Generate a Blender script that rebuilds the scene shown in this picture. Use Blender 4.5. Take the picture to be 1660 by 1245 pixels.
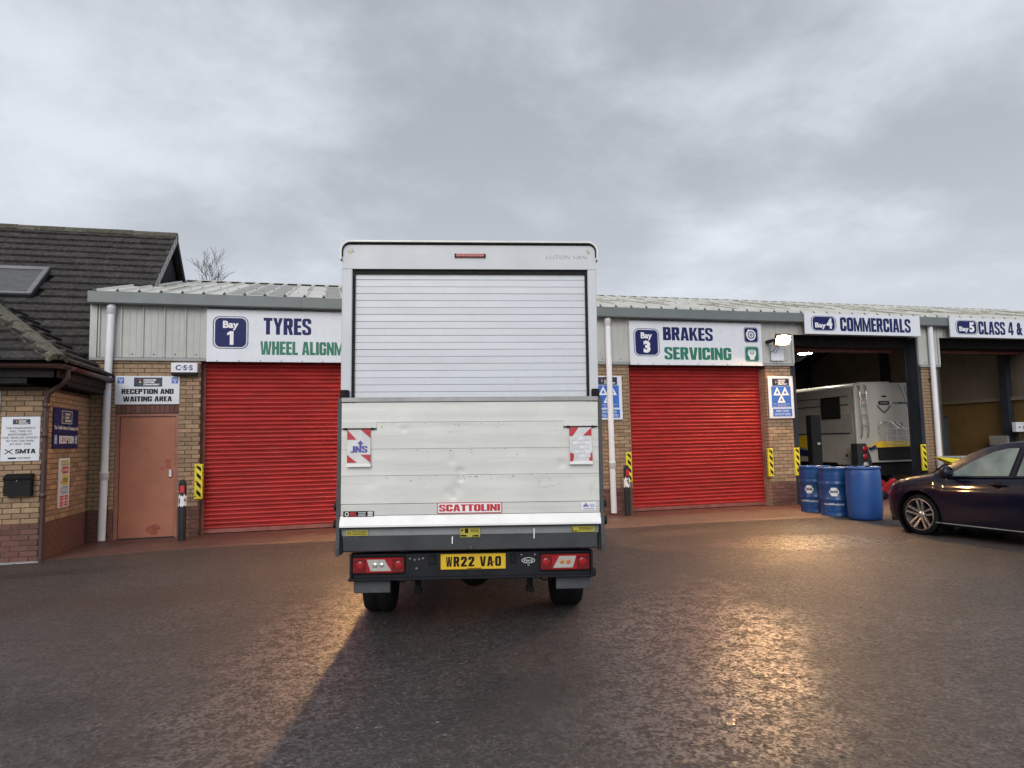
import bpy, math, random
from mathutils import Matrix, Vector, Euler
import numpy as np

random.seed(7)
rng = np.random.default_rng(7)
PI = math.pi
SC = bpy.context.scene
COL = SC.collection
for o in list(bpy.data.objects):
    bpy.data.objects.remove(o)

# ------------------------------------------------------------------ camera
YAW, PITCH, ROLL = math.radians(14.8), math.radians(4.82), 0.0219
cam = bpy.data.cameras.new('camera')
cam.sensor_width = 36.0
cam.lens = 1100.0 / 1660.0 * 36.0
cam.clip_start, cam.clip_end = 0.05, 2000
camo = bpy.data.objects.new('camera', cam)
COL.objects.link(camo)
_f0 = Vector((math.sin(YAW), math.cos(YAW), 0)); _r0 = Vector((math.cos(YAW), -math.sin(YAW), 0)); _z = Vector((0, 0, 1))
_f = _f0 * math.cos(PITCH) + _z * math.sin(PITCH)
_u0 = -_f0 * math.sin(PITCH) + _z * math.cos(PITCH)
_r = _r0 * math.cos(ROLL) - _u0 * math.sin(ROLL)
_u = _u0 * math.cos(ROLL) + _r0 * math.sin(ROLL)
camo.matrix_world = Matrix(((_r.x, _u.x, -_f.x, 0), (_r.y, _u.y, -_f.y, 0), (_r.z, _u.z, -_f.z, 1.5), (0, 0, 0, 1)))
SC.camera = camo

# ------------------------------------------------------------------ sky, sun, exposure
SUN_EL, SUN_AZ = math.radians(30), math.radians(200)      # azimuth clockwise from +Y: behind the camera
world = bpy.data.worlds.new('World')
SC.world = world
world.use_nodes = True
nt = world.node_tree
for n in list(nt.nodes):
    nt.nodes.remove(n)
N, L = nt.nodes.new, nt.links.new
out = N('ShaderNodeOutputWorld'); bg = N('ShaderNodeBackground')
bg.inputs['Strength'].default_value = 0.1
sky = N('ShaderNodeTexSky'); sky.sky_type = 'NISHITA'; sky.sun_disc = False
sky.sun_elevation = SUN_EL; sky.sun_rotation = SUN_AZ
sky.air_density = 1.0; sky.dust_density = 3.0
tc = N('ShaderNodeTexCoord'); sep = N('ShaderNodeSeparateXYZ')
L(tc.outputs['Generated'], sep.inputs[0])
def wm(op, a, b=None, clamp=False):
    n = N('ShaderNodeMath'); n.operation = op; n.use_clamp = clamp
    for i, v in enumerate((a, b)):
        if v is None: continue
        if isinstance(v, (int, float)): n.inputs[i].default_value = v
        else: L(v, n.inputs[i])
    return n.outputs[0]
zc = wm('MAXIMUM', sep.outputs[2], 0.0)
den = wm('ADD', zc, 0.26)
comb = N('ShaderNodeCombineXYZ')
L(wm('DIVIDE', sep.outputs[0], den), comb.inputs[0]); L(wm('DIVIDE', sep.outputs[1], den), comb.inputs[1])
comb.inputs[2].default_value = 3.24
def wnoise(scale, detail, rough, dist):
    n = N('ShaderNodeTexNoise'); n.inputs['Scale'].default_value = scale; n.inputs['Detail'].default_value = detail
    n.inputs['Roughness'].default_value = rough; n.inputs['Distortion'].default_value = dist
    L(comb.outputs[0], n.inputs['Vector']); return n.outputs[0]
n1 = wnoise(0.75, 3, 0.5, 0.0); n2 = wnoise(2.5, 8, 0.58, 0.15)
cl = wm('ADD', wm('MULTIPLY', n1, 0.60), wm('MULTIPLY', n2, 0.40))
ramp = N('ShaderNodeValToRGB'); L(cl, ramp.inputs[0])
ramp.color_ramp.interpolation = 'B_SPLINE'
cr = ramp.color_ramp
cr.elements[0].position = 0.42; cr.elements[0].color = (0.33, 0.352, 0.39, 1)
cr.elements[1].position = 0.59; cr.elements[1].color = (0.70, 0.74, 0.81, 1)
e = cr.elements.new(0.5); e.color = (0.475, 0.505, 0.56, 1)
hz = wm('POWER', wm('SUBTRACT', 1.0, zc, True), 4.0)
mixh = N('ShaderNodeMix'); mixh.data_type = 'RGBA'
L(wm('MULTIPLY', hz, 0.95), mixh.inputs[0]); L(ramp.outputs[0], mixh.inputs[6])
mixh.inputs[7].default_value = (0.76, 0.81, 0.885, 1)
boost = N('ShaderNodeMix'); boost.data_type = 'RGBA'; boost.blend_type = 'MULTIPLY'; boost.inputs[0].default_value = 1.0
boost.inputs[7].default_value = (9.2, 9.2, 9.2, 1)
mixs = N('ShaderNodeMix'); mixs.data_type = 'RGBA'; mixs.inputs[0].default_value = 0.95
L(mixh.outputs[2], boost.inputs[6])
L(sky.outputs[0], mixs.inputs[6]); L(boost.outputs[2], mixs.inputs[7])
L(mixs.outputs[2], bg.inputs['Color']); L(bg.outputs[0], out.inputs[0])

sun = bpy.data.lights.new('sun', 'SUN')
sun.energy = 1.5; sun.angle = math.radians(40); sun.color = (1.0, 0.97, 0.93)
suno = bpy.data.objects.new('sun', sun); COL.objects.link(suno)
_sd = Vector((math.sin(SUN_AZ) * math.cos(SUN_EL), math.cos(SUN_AZ) * math.cos(SUN_EL), math.sin(SUN_EL)))
suno.rotation_euler = _sd.to_track_quat('Z', 'Y').to_euler()
suno.location = (-10, -20, 30)
SC.view_settings.view_transform = 'Standard'
SC.view_settings.look = 'None'
SC.view_settings.exposure = 0.33
SC.view_settings.gamma = 1.0
SC.view_settings.use_curve_mapping = False

# ------------------------------------------------------------------ mesh helpers
class MB:
    """Collects shapes and links them as one mesh object."""
    def __init__(s): s.v = []; s.f = []; s.mi = []; s.sm = []; s.cur = 0
    def add(s, vs, fs, smooth=False):
        b = len(s.v); s.v += [tuple(p) for p in vs]
        for f in fs:
            s.f.append(tuple(i + b for i in f)); s.mi.append(s.cur); s.sm.append(smooth)
        return s
    def box(s, x0, x1, y0, y1, z0, z1, c=0.0):
        if c <= 0:
            v = [(x, y, z) for z in (z0, z1) for y in (y0, y1) for x in (x0, x1)]
            return s.add(v, [(0, 2, 3, 1), (4, 5, 7, 6), (0, 1, 5, 4), (2, 6, 7, 3), (0, 4, 6, 2), (1, 3, 7, 5)])
        X = (x0, x1); Y = (y0, y1); Z = (z0, z1); v = []; idx = {}
        for i in (0, 1):
            for j in (0, 1):
                for k in (0, 1):
                    sx, sy, sz = (1 - 2 * i), (1 - 2 * j), (1 - 2 * k)
                    p = (X[i], Y[j], Z[k])
                    for a, q in enumerate(((p[0], p[1] + sy * c, p[2] + sz * c), (p[0] + sx * c, p[1], p[2] + sz * c), (p[0] + sx * c, p[1] + sy * c, p[2]))):
                        idx[i, j, k, a] = len(v); v.append(q)
        g = lambda *t: idx[t]
        F = []
        for i in (0, 1):
            q = [g(i, 0, 0, 0), g(i, 1, 0, 0), g(i, 1, 1, 0), g(i, 0, 1, 0)]; F.append(q if i else q[::-1])
            q = [g(0, i, 0, 1), g(1, i, 0, 1), g(1, i, 1, 1), g(0, i, 1, 1)]; F.append(q[::-1] if i else q)
            q = [g(0, 0, i, 2), g(1, 0, i, 2), g(1, 1, i, 2), g(0, 1, i, 2)]; F.append(q if i else q[::-1])
        for a in (0, 1):
            for b in (0, 1):
                q = [g(a, b, 0, 0), g(a, b, 1, 0), g(a, b, 1, 1), g(a, b, 0, 1)]; F.append(q if (a + b) % 2 else q[::-1])
                q = [g(a, 0, b, 0), g(a, 1, b, 0), g(a, 1, b, 2), g(a, 0, b, 2)]; F.append(q[::-1] if (a + b) % 2 else q)
                q = [g(0, a, b, 1), g(1, a, b, 1), g(1, a, b, 2), g(0, a, b, 2)]; F.append(q if (a + b) % 2 else q[::-1])
        for i in (0, 1):
            for j in (0, 1):
                for k in (0, 1):
                    q = [g(i, j, k, 0), g(i, j, k, 1), g(i, j, k, 2)]; F.append(q if (i + j + k) % 2 else q[::-1])
        return s.add(v, F)
    def tube(s, pts, r, n=8, caps=True, smooth=True):
        P = [Vector(p) for p in pts]; m = len(P)
        R = r if isinstance(r, (list, tuple)) else [r] * m
        t0 = (P[1] - P[0]).normalized()
        up = Vector((0, 0, 1)) if abs(t0.z) < 0.9 else Vector((1, 0, 0))
        a = t0.cross(up).normalized(); V = []
        for i in range(m):
            t = (P[min(i + 1, m - 1)] - P[max(i - 1, 0)]).normalized()
            a = (a - t * a.dot(t)).normalized(); b = t.cross(a)
            for k in range(n):
                w = 2 * PI * k / n
                V.append(P[i] + (a * math.cos(w) + b * math.sin(w)) * R[i])
        F = [(i * n + k, i * n + (k + 1) % n, (i + 1) * n + (k + 1) % n, (i + 1) * n + k) for i in range(m - 1) for k in range(n)]
        s.add(V, F, smooth)
        if caps: s.add(V[:n], [tuple(range(n))[::-1]]); s.add(V[-n:], [tuple(range(n))])
        return s
    def lathe(s, prof, n=24, c=(0, 0, 0), axis='z', smooth=True, caps=True):
        def pt(r, h, w):
            a, b = r * math.cos(w), r * math.sin(w)
            p = {'z': (a, b, h), 'x': (h, a, b), 'y': (b, h, a)}[axis]
            return (p[0] + c[0], p[1] + c[1], p[2] + c[2])
        V = [pt(r, h, 2 * PI * k / n) for r, h in prof for k in range(n)]
        F = [(i * n + k, i * n + (k + 1) % n, (i + 1) * n + (k + 1) % n, (i + 1) * n + k) for i in range(len(prof) - 1) for k in range(n)]
        s.add(V, F, smooth)
        if caps:
            if prof[0][0] > 1e-5: s.add(V[:n], [tuple(range(n))[::-1]])
            if prof[-1][0] > 1e-5: s.add(V[-n:], [tuple(range(n))])
        return s
    def prism(s, poly, a0, a1, axis='y', smooth=False):
        """poly in the plane normal to axis: 'y' -> (x,z), 'x' -> (y,z), 'z' -> (x,y)."""
        f = {'y': lambda p, a: (p[0], a, p[1]), 'x': lambda p, a: (a, p[0], p[1]), 'z': lambda p, a: (p[0], p[1], a)}[axis]
        n = len(poly)
        V = [f(p, a0) for p in poly] + [f(p, a1) for p in poly]
        s.add(V, [(i, (i + 1) % n, n + (i + 1) % n, n + i) for i in range(n)], smooth)
        return s.add(V, [tuple(range(n))[::-1], tuple(range(n, 2 * n))])
    def flat(s, poly, y):
        """polygon in x,z facing -y (counter-clockwise seen from -y)."""
        return s.add([(p[0], y, p[1]) for p in poly], [tuple(range(len(poly)))])
    def ring(s, outer, inner, y):
        n = len(outer)
        V = [(p[0], y, p[1]) for p in outer] + [(p[0], y, p[1]) for p in inner]
        return s.add(V, [(i, (i + 1) % n, n + (i + 1) % n, n + i) for i in range(n)])
    def text(s, t, x0, x1, z0, z1, y, bold=0.03, shear=0.0):
        V, F = text_geo(t, bold, shear)
        return s.add([(x0 + (x1 - x0) * u, y, z0 + (z1 - z0) * w) for u, w in V], F)
    def mesh(s, name, mats):
        me = bpy.data.meshes.new(name)
        me.from_pydata(s.v, [], s.f)
        for m in (mats if isinstance(mats, (list, tuple)) else [mats]): me.materials.append(m)
        me.polygons.foreach_set('material_index', s.mi)
        me.polygons.foreach_set('use_smooth', s.sm)
        me.update()
        return me
    def build(s, name, mats, parent=None, loc=None, rot=None):
        return put(name, s.mesh(name, mats), parent, loc, rot)

def put(name, me, parent=None, loc=None, rot=None, scale=None):
    o = bpy.data.objects.new(name, me); COL.objects.link(o)
    if parent is not None: o.parent = parent
    if loc is not None: o.location = loc
    if rot is not None: o.rotation_euler = rot
    if scale is not None: o.scale = scale
    return o

_tg = {}
def text_geo(t, bold, shear):
    k = (t, bold, shear)
    if k in _tg: return _tg[k]
    c = bpy.data.curves.new('print', 'FONT'); c.body = t; c.offset = bold; c.shear = shear; c.resolution_u = 3
    o = bpy.data.objects.new('print', c); COL.objects.link(o)
    m = bpy.data.meshes.new_from_object(o)
    V = np.array([(v.co.x, v.co.y) for v in m.vertices]); F = [tuple(p.vertices) for p in m.polygons]
    bpy.data.objects.remove(o); bpy.data.curves.remove(c); bpy.data.meshes.remove(m)
    lo = V.min(0); hi = V.max(0)
    V = (V - lo) / np.maximum(hi - lo, 1e-6)
    _tg[k] = (V.tolist(), F)
    return _tg[k]

def rrect(x0, x1, z0, z1, r, n=5):
    P = []
    for cx, cz, a in ((x1 - r, z0 + r, -90), (x1 - r, z1 - r, 0), (x0 + r, z1 - r, 90), (x0 + r, z0 + r, 180)):
        for i in range(n + 1):
            w = math.radians(a + 90 * i / n); P.append((cx + r * math.cos(w), cz + r * math.sin(w)))
    return P
def circ(cx, cz, rx, rz=None, n=28):
    rz = rx if rz is None else rz
    return [(cx + rx * math.cos(2 * PI * i / n), cz + rz * math.sin(2 * PI * i / n)) for i in range(n)]

def thing(name, label, cat, loc=(0, 0, 0), rotz=0.0, group=None):
    o = bpy.data.objects.new(name, None); COL.objects.link(o)
    o.empty_display_size = 0.2
    o.location = loc; o.rotation_euler = (0, 0, rotz); o['label'] = label; o['category'] = cat
    if group: o['group'] = group
    return o
def tag(o, label=None, cat=None, group=None, kind=None):
    if label: o['label'] = label
    if cat: o['category'] = cat
    if group: o['group'] = group
    if kind: o['kind'] = kind
    return o

# ------------------------------------------------------------------ materials
def pm(name, col, rough=0.6, metal=0.0, var=0.12, ns=6.0, bump=0.0, bs=80.0, dirt=None, rnd=0.0, spec=0.5, coat=0.0, hue=None, streak=None, emit=None):
    m = bpy.data.materials.new(name); m.use_nodes = True
    t = m.node_tree; N = t.nodes.new; L = t.links.new
    b = t.nodes['Principled BSDF']
    b.inputs['Roughness'].default_value = rough; b.inputs['Metallic'].default_value = metal
    b.inputs['Specular IOR Level'].default_value = spec
    if coat: b.inputs['Coat Weight'].default_value = coat; b.inputs['Coat Roughness'].default_value = 0.06
    if emit: b.inputs['Emission Color'].default_value = (*emit[0], 1); b.inputs['Emission Strength'].default_value = emit[1]
    tc = N('ShaderNodeTexCoord'); oi = N('ShaderNodeObjectInfo')
    off = N('ShaderNodeVectorMath'); off.operation = 'MULTIPLY_ADD'
    cv = N('ShaderNodeCombineXYZ')
    for i in range(3): L(oi.outputs['Random'], cv.inputs[i])
    L(cv.outputs[0], off.inputs[0]); off.inputs[1].default_value = (31.7, 17.3, 23.1); L(tc.outputs['Object'], off.inputs[2])
    vec = off.outputs[0]
    def noise(scale, detail=4, rough_=0.55, v=vec):
        n = N('ShaderNodeTexNoise'); n.inputs['Scale'].default_value = scale; n.inputs['Detail'].default_value = detail
        n.inputs['Roughness'].default_value = rough_; L(v, n.inputs['Vector']); return n.outputs[0]
    def mix(fac, a, b_, mode='MIX'):
        n = N('ShaderNodeMix'); n.data_type = 'RGBA'; n.blend_type = mode
        for i, v in ((0, fac), (6, a), (7, b_)):
            if isinstance(v, (int, float)): n.inputs[i].default_value = v
            elif isinstance(v, tuple): n.inputs[i].default_value = (*v[:3], 1)
            else: L(v, n.inputs[i])
        return n.outputs[2]
    def rng_(v, lo, hi, a=0.0, b_=1.0):
        n = N('ShaderNodeMapRange'); n.interpolation_type = 'SMOOTHSTEP'
        n.inputs[1].default_value = lo; n.inputs[2].default_value = hi; n.inputs[3].default_value = a; n.inputs[4].default_value = b_
        L(v, n.inputs[0]); return n.outputs[0]
    lo = tuple(c * (1 - var) for c in col); hi = tuple(c * (1 + var) for c in col)
    c = mix(rng_(noise(ns), 0.3, 0.7), lo, hi)
    if hue:
        c = mix(rng_(oi.outputs['Random'], 0.0, 1.0), c, mix(0.75, c, hue)) if rnd == 0 else mix(oi.outputs['Random'], c, hue)
    if rnd:
        n = N('ShaderNodeMapRange'); n.inputs[3].default_value = 1 - rnd; n.inputs[4].default_value = 1 + rnd
        w = N('ShaderNodeMath'); w.operation = 'FRACT'; w2 = N('ShaderNodeMath'); w2.operation = 'MULTIPLY'; w2.inputs[1].default_value = 7.13
        L(oi.outputs['Random'], w2.inputs[0]); L(w2.outputs[0], w.inputs[0]); L(w.outputs[0], n.inputs[0])
        hs = N('ShaderNodeHueSaturation'); L(n.outputs[0], hs.inputs['Value']); L(c, hs.inputs['Color']); c = hs.outputs[0]
    if dirt:
        for (dc, ds, dlo, dhi, amt) in (dirt if isinstance(dirt, list) else [dirt]):
            c = mix(rng_(noise(ds, 6, 0.62), dlo, dhi, 0.0, amt), c, dc)
    if streak:                                   # long weather streaks: stretched noise
        (sc_, sv, slo, shi, amt, sstr) = streak
        mp = N('ShaderNodeMapping'); mp.inputs['Scale'].default_value = sstr; L(vec, mp.inputs[0])
        c = mix(rng_(noise(sv, 5, 0.6, mp.outputs[0]), slo, shi, 0.0, amt), c, sc_)
    L(c, b.inputs['Base Color'])
    L(rng_(noise(ns * 2.3), 0.25, 0.75, max(0.02, rough - 0.08), min(1, rough + 0.1)), b.inputs['Roughness'])
    if bump:
        bn = N('ShaderNodeBump'); bn.inputs['Strength'].default_value = bump; bn.inputs['Distance'].default_value = 0.004
        L(noise(bs, 5, 0.6), bn.inputs['Height']); L(bn.outputs[0], b.inputs['Normal'])
    return m

M = {}
M['brick'] = pm('yellow_brick', (0.31, 0.218, 0.135), 0.85, var=0.18, ns=22, bump=0.5, bs=140, rnd=0.24, hue=(0.32, 0.20, 0.125), dirt=((0.2, 0.12, 0.07), 9, 0.55, 0.8, 0.45))
M['brick_red'] = pm('red_brown_brick', (0.155, 0.068, 0.052), 0.85, var=0.2, ns=22, bump=0.5, bs=140, rnd=0.2, hue=(0.13, 0.06, 0.05), dirt=((0.22, 0.15, 0.12), 16, 0.66, 0.8, 0.4))
M['mortar'] = pm('dark_mortar', (0.10, 0.07, 0.05), 0.95, var=0.3, ns=30, bump=0.4)
M['clad'] = pm('grey_cladding_sheet', (0.43, 0.435, 0.415), 0.5, var=0.05, ns=3, streak=((0.36, 0.36, 0.34), 5.0, 0.5, 0.75, 0.5, (6, 6, 0.5)))
M['trim'] = pm('grey_trim', (0.27, 0.285, 0.285), 0.4, var=0.06, ns=4, dirt=((0.17, 0.17, 0.16), 5, 0.55, 0.75, 0.3))
M['fascia'] = pm('grey_gutter_metal', (0.15, 0.17, 0.172), 0.42, var=0.06, ns=2.5, streak=((0.15, 0.16, 0.16), 6.0, 0.5, 0.75, 0.4, (4, 4, 0.4)))
M['roofm'] = pm('weathered_white_roof_sheet', (0.60, 0.59, 0.545), 0.5, var=0.08, ns=2, dirt=[((0.36, 0.35, 0.24), 1.6, 0.52, 0.72, 0.65), ((0.30, 0.29, 0.24), 22, 0.62, 0.75, 0.5)])
M['rooflight'] = pm('grimy_translucent_rooflight', (0.26, 0.25, 0.23), 0.4, var=0.25, ns=9)
M['moss'] = pm('mossy_rib', (0.25, 0.24, 0.13), 0.8, var=0.25, ns=7)
M['red'] = pm('red_painted_slat', (0.39, 0.027, 0.024), 0.46, spec=0.35, var=0.14, ns=2.0, rnd=0.08, dirt=[((0.27, 0.05, 0.045), 3, 0.53, 0.72, 0.5), ((0.16, 0.05, 0.045), 1.1, 0.58, 0.75, 0.4)])
M['redbar'] = pm('scuffed_bottom_bar', (0.23, 0.075, 0.06), 0.6, var=0.25, ns=5)
M['door'] = pm('salmon_door_paint', (0.37, 0.135, 0.077), 0.5, var=0.09, ns=2.5, dirt=((0.3, 0.08, 0.05), 3.2, 0.62, 0.74, 0.5))
M['doorframe'] = pm('salmon_frame_paint', (0.30, 0.125, 0.09), 0.55, var=0.1)
M['pipe'] = pm('white_plastic_pipe', (0.72, 0.745, 0.78), 0.35, var=0.04, ns=3, dirt=((0.4, 0.36, 0.3), 4, 0.62, 0.8, 0.35))
M['brownpipe'] = pm('brown_plastic_pipe', (0.055, 0.029, 0.026), 0.42, var=0.12, ns=5)
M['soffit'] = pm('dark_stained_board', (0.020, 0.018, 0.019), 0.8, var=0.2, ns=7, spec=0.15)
M['tile'] = pm('concrete_roof_tile', (0.050, 0.046, 0.044), 0.95, var=0.4, ns=14, bump=0.9, bs=90, rnd=0.16, spec=0.2, dirt=[((0.17, 0.16, 0.135), 22, 0.60, 0.68, 0.6), ((0.045, 0.05, 0.022), 6, 0.58, 0.72, 0.45)])
M['ridget'] = pm('mossy_ridge_tile', (0.085, 0.08, 0.06), 0.95, var=0.35, ns=16, bump=0.8, bs=70, rnd=0.2, dirt=[((0.30, 0.27, 0.19), 26, 0.57, 0.7, 0.7), ((0.05, 0.06, 0.02), 8, 0.52, 0.7, 0.6)])
M['verge'] = pm('light_verge_mortar', (0.32, 0.32, 0.325), 0.9, var=0.2, ns=12)
M['signw'] = pm('white_sign_board', (0.66, 0.685, 0.74), 0.32, var=0.03, ns=2, dirt=((0.52, 0.52, 0.52), 3, 0.58, 0.8, 0.3), streak=((0.48, 0.48, 0.47), 5, 0.56, 0.8, 0.35, (4, 4, .35)))
M['navy'] = pm('navy_print', (0.009, 0.015, 0.095), 0.5, spec=0.25, var=0.06)
M['navyd'] = pm('dark_navy_print', (0.014, 0.02, 0.06), 0.35, var=0.06)
M['green'] = pm('green_print', (0.006, 0.155, 0.09), 0.35, var=0.05)
M['blue'] = pm('blue_print', (0.035, 0.14, 0.50), 0.35, var=0.05)
M['white'] = pm('white_print', (0.76, 0.77, 0.79), 0.4, var=0.03)
M['blackp'] = pm('black_print', (0.006, 0.006, 0.007), 0.55, spec=0.2, var=0.1)
M['redp'] = pm('red_print', (0.50, 0.02, 0.03), 0.4, var=0.08)
M['yellowp'] = pm('pale_yellow_print', (0.62, 0.56, 0.10), 0.4, var=0.08)
M['lblue'] = pm('pale_blue_print', (0.25, 0.40, 0.66), 0.4, var=0.05)
M['ggreen'] = pm('lime_print', (0.36, 0.45, 0.06), 0.4, var=0.05)
M['yel'] = pm('hazard_yellow', (0.72, 0.60, 0.03), 0.5, var=0.1, ns=7, dirt=((0.3, 0.24, 0.05), 8, 0.6, 0.78, 0.45))
M['blk'] = pm('black_rubber', (0.008, 0.008, 0.009), 0.65, var=0.25, ns=12, bump=0.2, spec=0.25)
M['dgrey'] = pm('dark_grey_metal', (0.026, 0.028, 0.031), 0.55, spec=0.3, var=0.2, ns=8)
M['steelb'] = pm('blue_grey_painted_steel', (0.024, 0.029, 0.038), 0.6, spec=0.2, var=0.15, ns=4, dirt=((0.09, 0.08, 0.07), 5, 0.6, 0.8, 0.4))
M['boll'] = pm('charcoal_bollard_plastic', (0.017, 0.020, 0.024), 0.6, spec=0.3, var=0.2, ns=10)
M['chrome'] = pm('bright_metal', (0.62, 0.62, 0.62), 0.22, metal=1.0, var=0.05)
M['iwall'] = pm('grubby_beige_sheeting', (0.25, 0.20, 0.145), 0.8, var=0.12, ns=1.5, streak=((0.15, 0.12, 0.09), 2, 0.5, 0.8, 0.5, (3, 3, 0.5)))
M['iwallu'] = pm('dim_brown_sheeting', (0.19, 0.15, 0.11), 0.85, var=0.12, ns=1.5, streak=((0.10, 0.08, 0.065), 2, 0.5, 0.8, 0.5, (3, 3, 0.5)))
M['iwally'] = pm('ochre_painted_blockwork', (0.15, 0.085, 0.022), 0.75, var=0.18, ns=1.6, dirt=((0.14, 0.07, 0.02), 2.0, 0.5, 0.72, 0.5))
M['ifloor'] = pm('oily_workshop_concrete', (0.20, 0.125, 0.095), 0.55, var=0.25, ns=2, dirt=((0.08, 0.06, 0.05), 2.4, 0.55, 0.7, 0.7))
M['louvre'] = pm('dark_grey_louvre', (0.105, 0.105, 0.11), 0.45, var=0.12, ns=6)
# ------------------------------------------------------------------ heavy condensed capitals, drawn stroke by stroke
def _glyphs():
    s, h = .215, .18
    R = lambda x0, x1, z0, z1: [(x0, z0), (x1, z0), (x1, z1), (x0, z1)]
    mir = lambda P, w: [(w - x, z) for x, z in P][::-1]
    flip = lambda P: [(x, 1 - z) for x, z in P][::-1]
    def strip_(o, i): return [[o[k], o[k + 1], i[k + 1], i[k]][::-1] for k in range(len(o) - 1)]
    def arc(cx, cz, rx, rz, a0, a1, n=6): return [(cx + rx * math.cos(math.radians(a0 + (a1 - a0) * k / n)), cz + rz * math.sin(math.radians(a0 + (a1 - a0) * k / n))) for k in range(n + 1)]
    def bowl(x0, x1, z0, z1, r=.15):               # right-hand bowl, thick side on the right
        ri, rz = max(.02, r - s * .6), max(.02, r - h * .7)
        o = [(x0, z1)] + arc(x1 - r, z1 - r, r, r, 90, 0) + arc(x1 - r, z0 + r, r, r, 0, -90) + [(x0, z0)]
        i = [(x0, z1 - h)] + arc(x1 - s - ri, z1 - h - rz, ri, rz, 90, 0) + arc(x1 - s - ri, z0 + h + rz, ri, rz, 0, -90) + [(x0, z0 + h)]
        return strip_(o, i)
    def loop(w, start, end, r=.17):                # ring, counter-clockwise from a point on the right side (z=start) round to z=end
        ri, rz = .05, .06
        o = [(w, start)] + arc(w - r, 1 - r, r, r, 0, 90) + arc(r, 1 - r, r, r, 90, 180) + arc(r, r, r, r, 180, 270) + arc(w - r, r, r, r, 270, 360) + [(w, end)]
        i = [(w - s, start)] + arc(w - s - ri, 1 - h - rz, ri, rz, 0, 90) + arc(s + ri, 1 - h - rz, ri, rz, 90, 180) + arc(s + ri, h + rz, ri, rz, 180, 270) + arc(w - s - ri, h + rz, ri, rz, 270, 360) + [(w - s, end)]
        return strip_(o, i)
    G = {}
    st = R(0, s, 0, 1)
    G['I'] = (s, [st]); G['L'] = (.41, [st, R(s, .41, 0, h)])
    G['T'] = (.48, [R(0, .48, 1 - h, 1), R(.13, .35, 0, 1 - h)])
    G['E'] = (.42, [st, R(s, .42, 0, h), R(s, .40, .43, .58), R(s, .42, 1 - h, 1)])
    G['F'] = (.40, [st, R(s, .38, .41, .57), R(s, .40, 1 - h, 1)])
    G['H'] = (.53, [st, R(.53 - s, .53, 0, 1), R(s, .53 - s, .42, .60)])
    G['N'] = (.53, [R(0, .18, 0, 1), R(.35, .53, 0, 1), [(.18, .50), (.35, 0), (.35, .50), (.18, 1)]])
    mm = [(.165, .60), (.27, 0), (.345, 0), (.345, .40), (.165, 1)]
    G['M'] = (.69, [R(0, .165, 0, 1), R(.525, .69, 0, 1), mm, mir(mm, .69)])
    leg = [(0, 0), (.20, 0), (.275, .70), (.275, 1), (.135, 1)]
    G['A'] = (.55, [leg, mir(leg, .55), R(.18, .37, .19, .33)])
    G['V'] = (.55, [flip(leg), mir(flip(leg), .55)])
    v1 = flip([(0, 0), (.165, 0), (.225, .75), (.225, 1), (.10, 1)]); v1m = mir(v1, .45)
    G['W'] = (.80, [v1, v1m, [(x + .35, z) for x, z in v1], [(x + .35, z) for x, z in v1m]])
    G['Y'] = (.53, [[(.17, .42), (.265, .42), (.265, .68), (.195, 1), (0, 1)], mir([(.17, .42), (.265, .42), (.265, .68), (.195, 1), (0, 1)], .53), R(.155, .375, 0, .42)])
    G['K'] = (.55, [st, [(s, .36), (.33, .52), (.54, 1), (.345, 1), (s, .60)], [(.235, .50), (.35, 0), (.555, 0), (.365, .60)]])
    G['P'] = (.5, [st] + bowl(s, .50, .40, 1)); G['D'] = (.52, [st] + bowl(s, .52, 0, 1, .18))
    G['B'] = (.52, [st] + bowl(s, .50, .46, 1, .13) + bowl(s, .52, 0, .56, .14))
    G['R'] = (.53, [st] + bowl(s, .51, .42, 1, .14) + [[(.21, .50), (.335, 0), (.535, 0), (.40, .52)]])
    G['O'] = (.53, loop(.53, .5, .5)); G['C'] = (.52, loop(.52, .62, .38))
    G['G'] = (.53, loop(.53, .66, .40) + [R(.29, .53, .40, .53)])
    up = loop(.51, .68, .5); m = 1 + 7 + 7
    o = [(.51, .69)] + arc(.34, .83, .17, .17, 0, 90) + arc(.17, .83, .17, .17, 90, 180) + [(0, .66), (.03, .56), (.29, .38), (.32, .30)]
    i = [(.32, .69)] + arc(.27, .785, .05, .06, 0, 90) + arc(.24, .785, .05, .06, 90, 180) + [(.19, .70), (.22, .63), (.47, .46), (.51, .34)]
    lo = [(.51 - x, 1 - z) for x, z in o[:-4]]; li = [(.51 - x, 1 - z) for x, z in i[:-4]]
    G['S'] = (.51, strip_(o, i) + strip_(lo + [(.51, .34)], li + [(.32, .30)]))
    G['J'] = (.40, [R(.21, .40, .2, 1)] + strip_([(.40, .2)] + arc(.25, .15, .15, .15, 0, -90) + [(0, 0)], [(.21, .2)] + arc(.18, .18, .03, .03, 0, -90) + [(0, .15)]))
    G['2'] = (.51, strip_([(0, .66)] + arc(.17, .83, .17, .17, 180, 90) + arc(.34, .83, .17, .17, 90, 0) + [(.51, .62), (.27, h)], [(s, .66)] + arc(.25, .785, .035, .04, 180, 90) + arc(.26, .785, .035, .04, 90, 0) + [(.29, .66), (0, h)]) + [R(0, .51, 0, h)])
    G['1'] = (.33, [R(.14, .33, 0, 1), [(0, .70), (.14, .75), (.14, 1), (.0, .86)]])
    G['4'] = (.54, [R(.28, .46, 0, 1), [(0, .18), (.28, .18), (.28, .34), (.17, .34), (.0, .34)], [(0, .34), (.17, .34), (.28, .78), (.28, 1), (.20, 1)], R(.46, .54, .18, .34)])
    G['7'] = (.44, [R(0, .44, 1 - h, 1), [(.08, 0), (.27, 0), (.44, 1 - h), (.24, 1 - h)]])
    return G
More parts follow.
